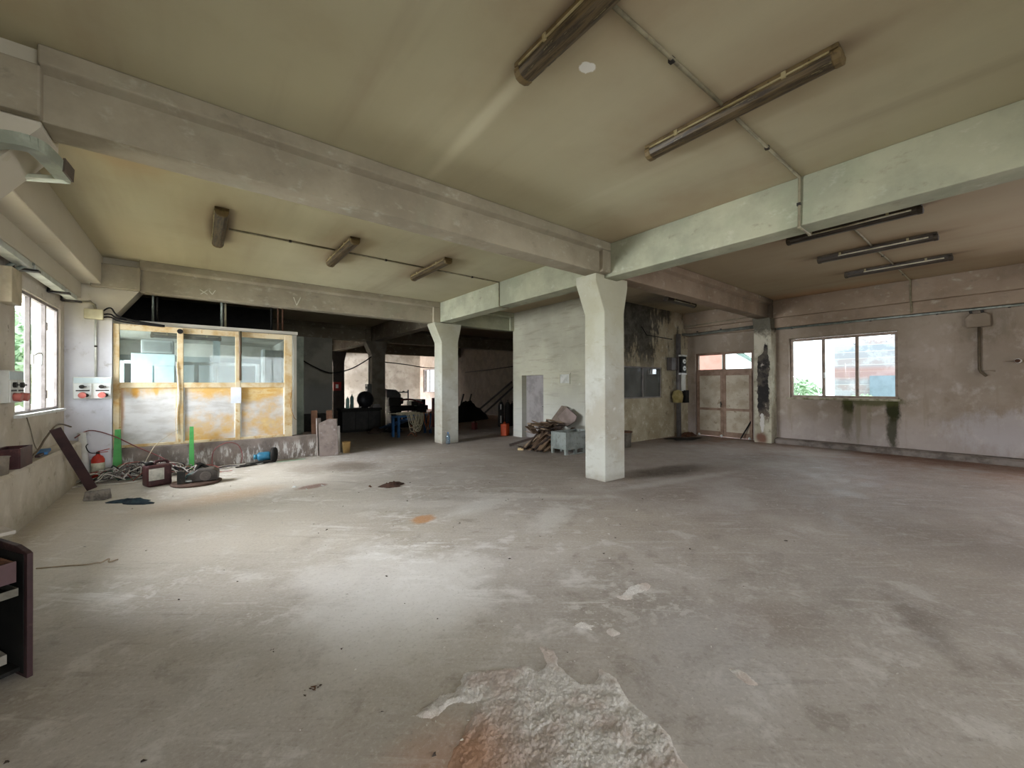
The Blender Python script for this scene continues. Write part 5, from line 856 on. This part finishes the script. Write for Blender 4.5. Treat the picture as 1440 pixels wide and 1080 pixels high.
eroded('large crumbling patch of bare aggregate in the floor foreground', [(.76, 1.77), (1.01, 1.78), (1.12, 1.84), (1.33, 1.74), (1.42, 1.70), (1.45, 1.62), (1.52, 1.63), (1.585, 1.74), (1.625, 1.70), (1.57, 1.56), (1.55, 1.40), (1.62, 1.36), (1.72, 1.40), (1.745, 1.31), (1.66, 1.17), (1.64, 1.0), (1.60, .87), (1.5, .75), (.75, 1.2), (.76, 1.42), (.88, 1.50), (1.0, 1.57), (1.08, 1.64), (1.02, 1.69), (.85, 1.70)], .0075, .017)
eroded('small crumbling patch at the right of the floor middle', [(2.41, 1.81), (2.62, 1.84), (2.79, 1.79), (2.74, 1.74), (2.55, 1.75), (2.45, 1.72)], .012, .012)
eroded('small white crumbling scar right of the large patch', [(2.27, .98), (2.31, .93), (2.27, .84), (2.24, .86), (2.25, .92)], .01, .01); eroded('small crumbling spot above the large patch', [(1.9, 1.76), (2.0, 1.76), (2.02, 1.68), (1.95, 1.66)], .01, .01); eroded('tiny crumbling spot right of the large patch peak', [(2.02, 1.60), (2.07, 1.59), (2.06, 1.54), (2.01, 1.55)], .01, .012)
q = random.Random(77); b = MB()
def chip(b, x, y, s):
    vs = [(x + q.uniform(-1, 1)*s, y + q.uniform(-1, 1)*s, q.uniform(0, .5)*s) for _ in range(5)] + [(x, y, s*.7)]; b.add(vs, [(0, 1, 5), (1, 2, 5), (2, 3, 5), (3, 4, 5), (4, 0, 5), (4, 3, 2, 1, 0)])
for i in range(150): chip(b, q.uniform(.2, 3.2), q.uniform(.3, 3.2), q.uniform(.003, .011))
for i in range(110): chip(b, q.uniform(-1, 7), q.uniform(.5, 6), q.uniform(.006, .016))
for i in range(60): chip(b, q.gauss(1.35, .4), q.gauss(1.5, .35), q.uniform(.003, .009))
tag(b.build('floor_chips', simple('pale_chips', 'c9c5be', 'a59f96', 3, .9)), 'pale concrete chips strewn over the floor', 'chips', None, 'stuff')
b = MB()
for i in range(70): chip(b, q.uniform(-1, 4.8), q.uniform(1.2, 7.8), q.uniform(.006, .018))
for x, y in ((.341, 2.706), (-.11, 3.78), (.424, 2.227), (.245, 3.83), (.482, 2.236)): 
    for k in range(3): chip(b, x + q.gauss(0, .008), y + q.gauss(0, .008), .009)
tag(b.build('dark_crumbs', simple('dark_crumb', '4a4039', '352d28', 3, .9)), 'dark crumbs of dirt strewn over the floor', 'crumbs', None, 'stuff')
for (x, y, s), lb in (((1.49, 6.66, .05), 'small white pebble among rust crumbs'), ((1.25, 6.55, .06), 'small rust-brown flake left of the white pebble'), ((1.14, 6.84, .05), 'small rust-brown flake farthest left of the white pebble'), ((2.05, 6.11, .06), 'small orange-brown flake left of the brown scrap')):
    b = MB(); chip(b, 0, 0, s); tag(b.build('flake', WHITEP if 'pebble' in lb else RUST, loc=(x, y, 0)), lb, 'flake')
b = MB()
for k in range(3): b.tube(spline([(.46 + q.uniform(-.018, .018), 2.23 + q.uniform(-.018, .018), .004 + .004*k) for _ in range(5)], 5), .002, 4)
tag(b.build('wire_knot', RUST), 'tiny knot of rusty wire on the foreground floor', 'wire')
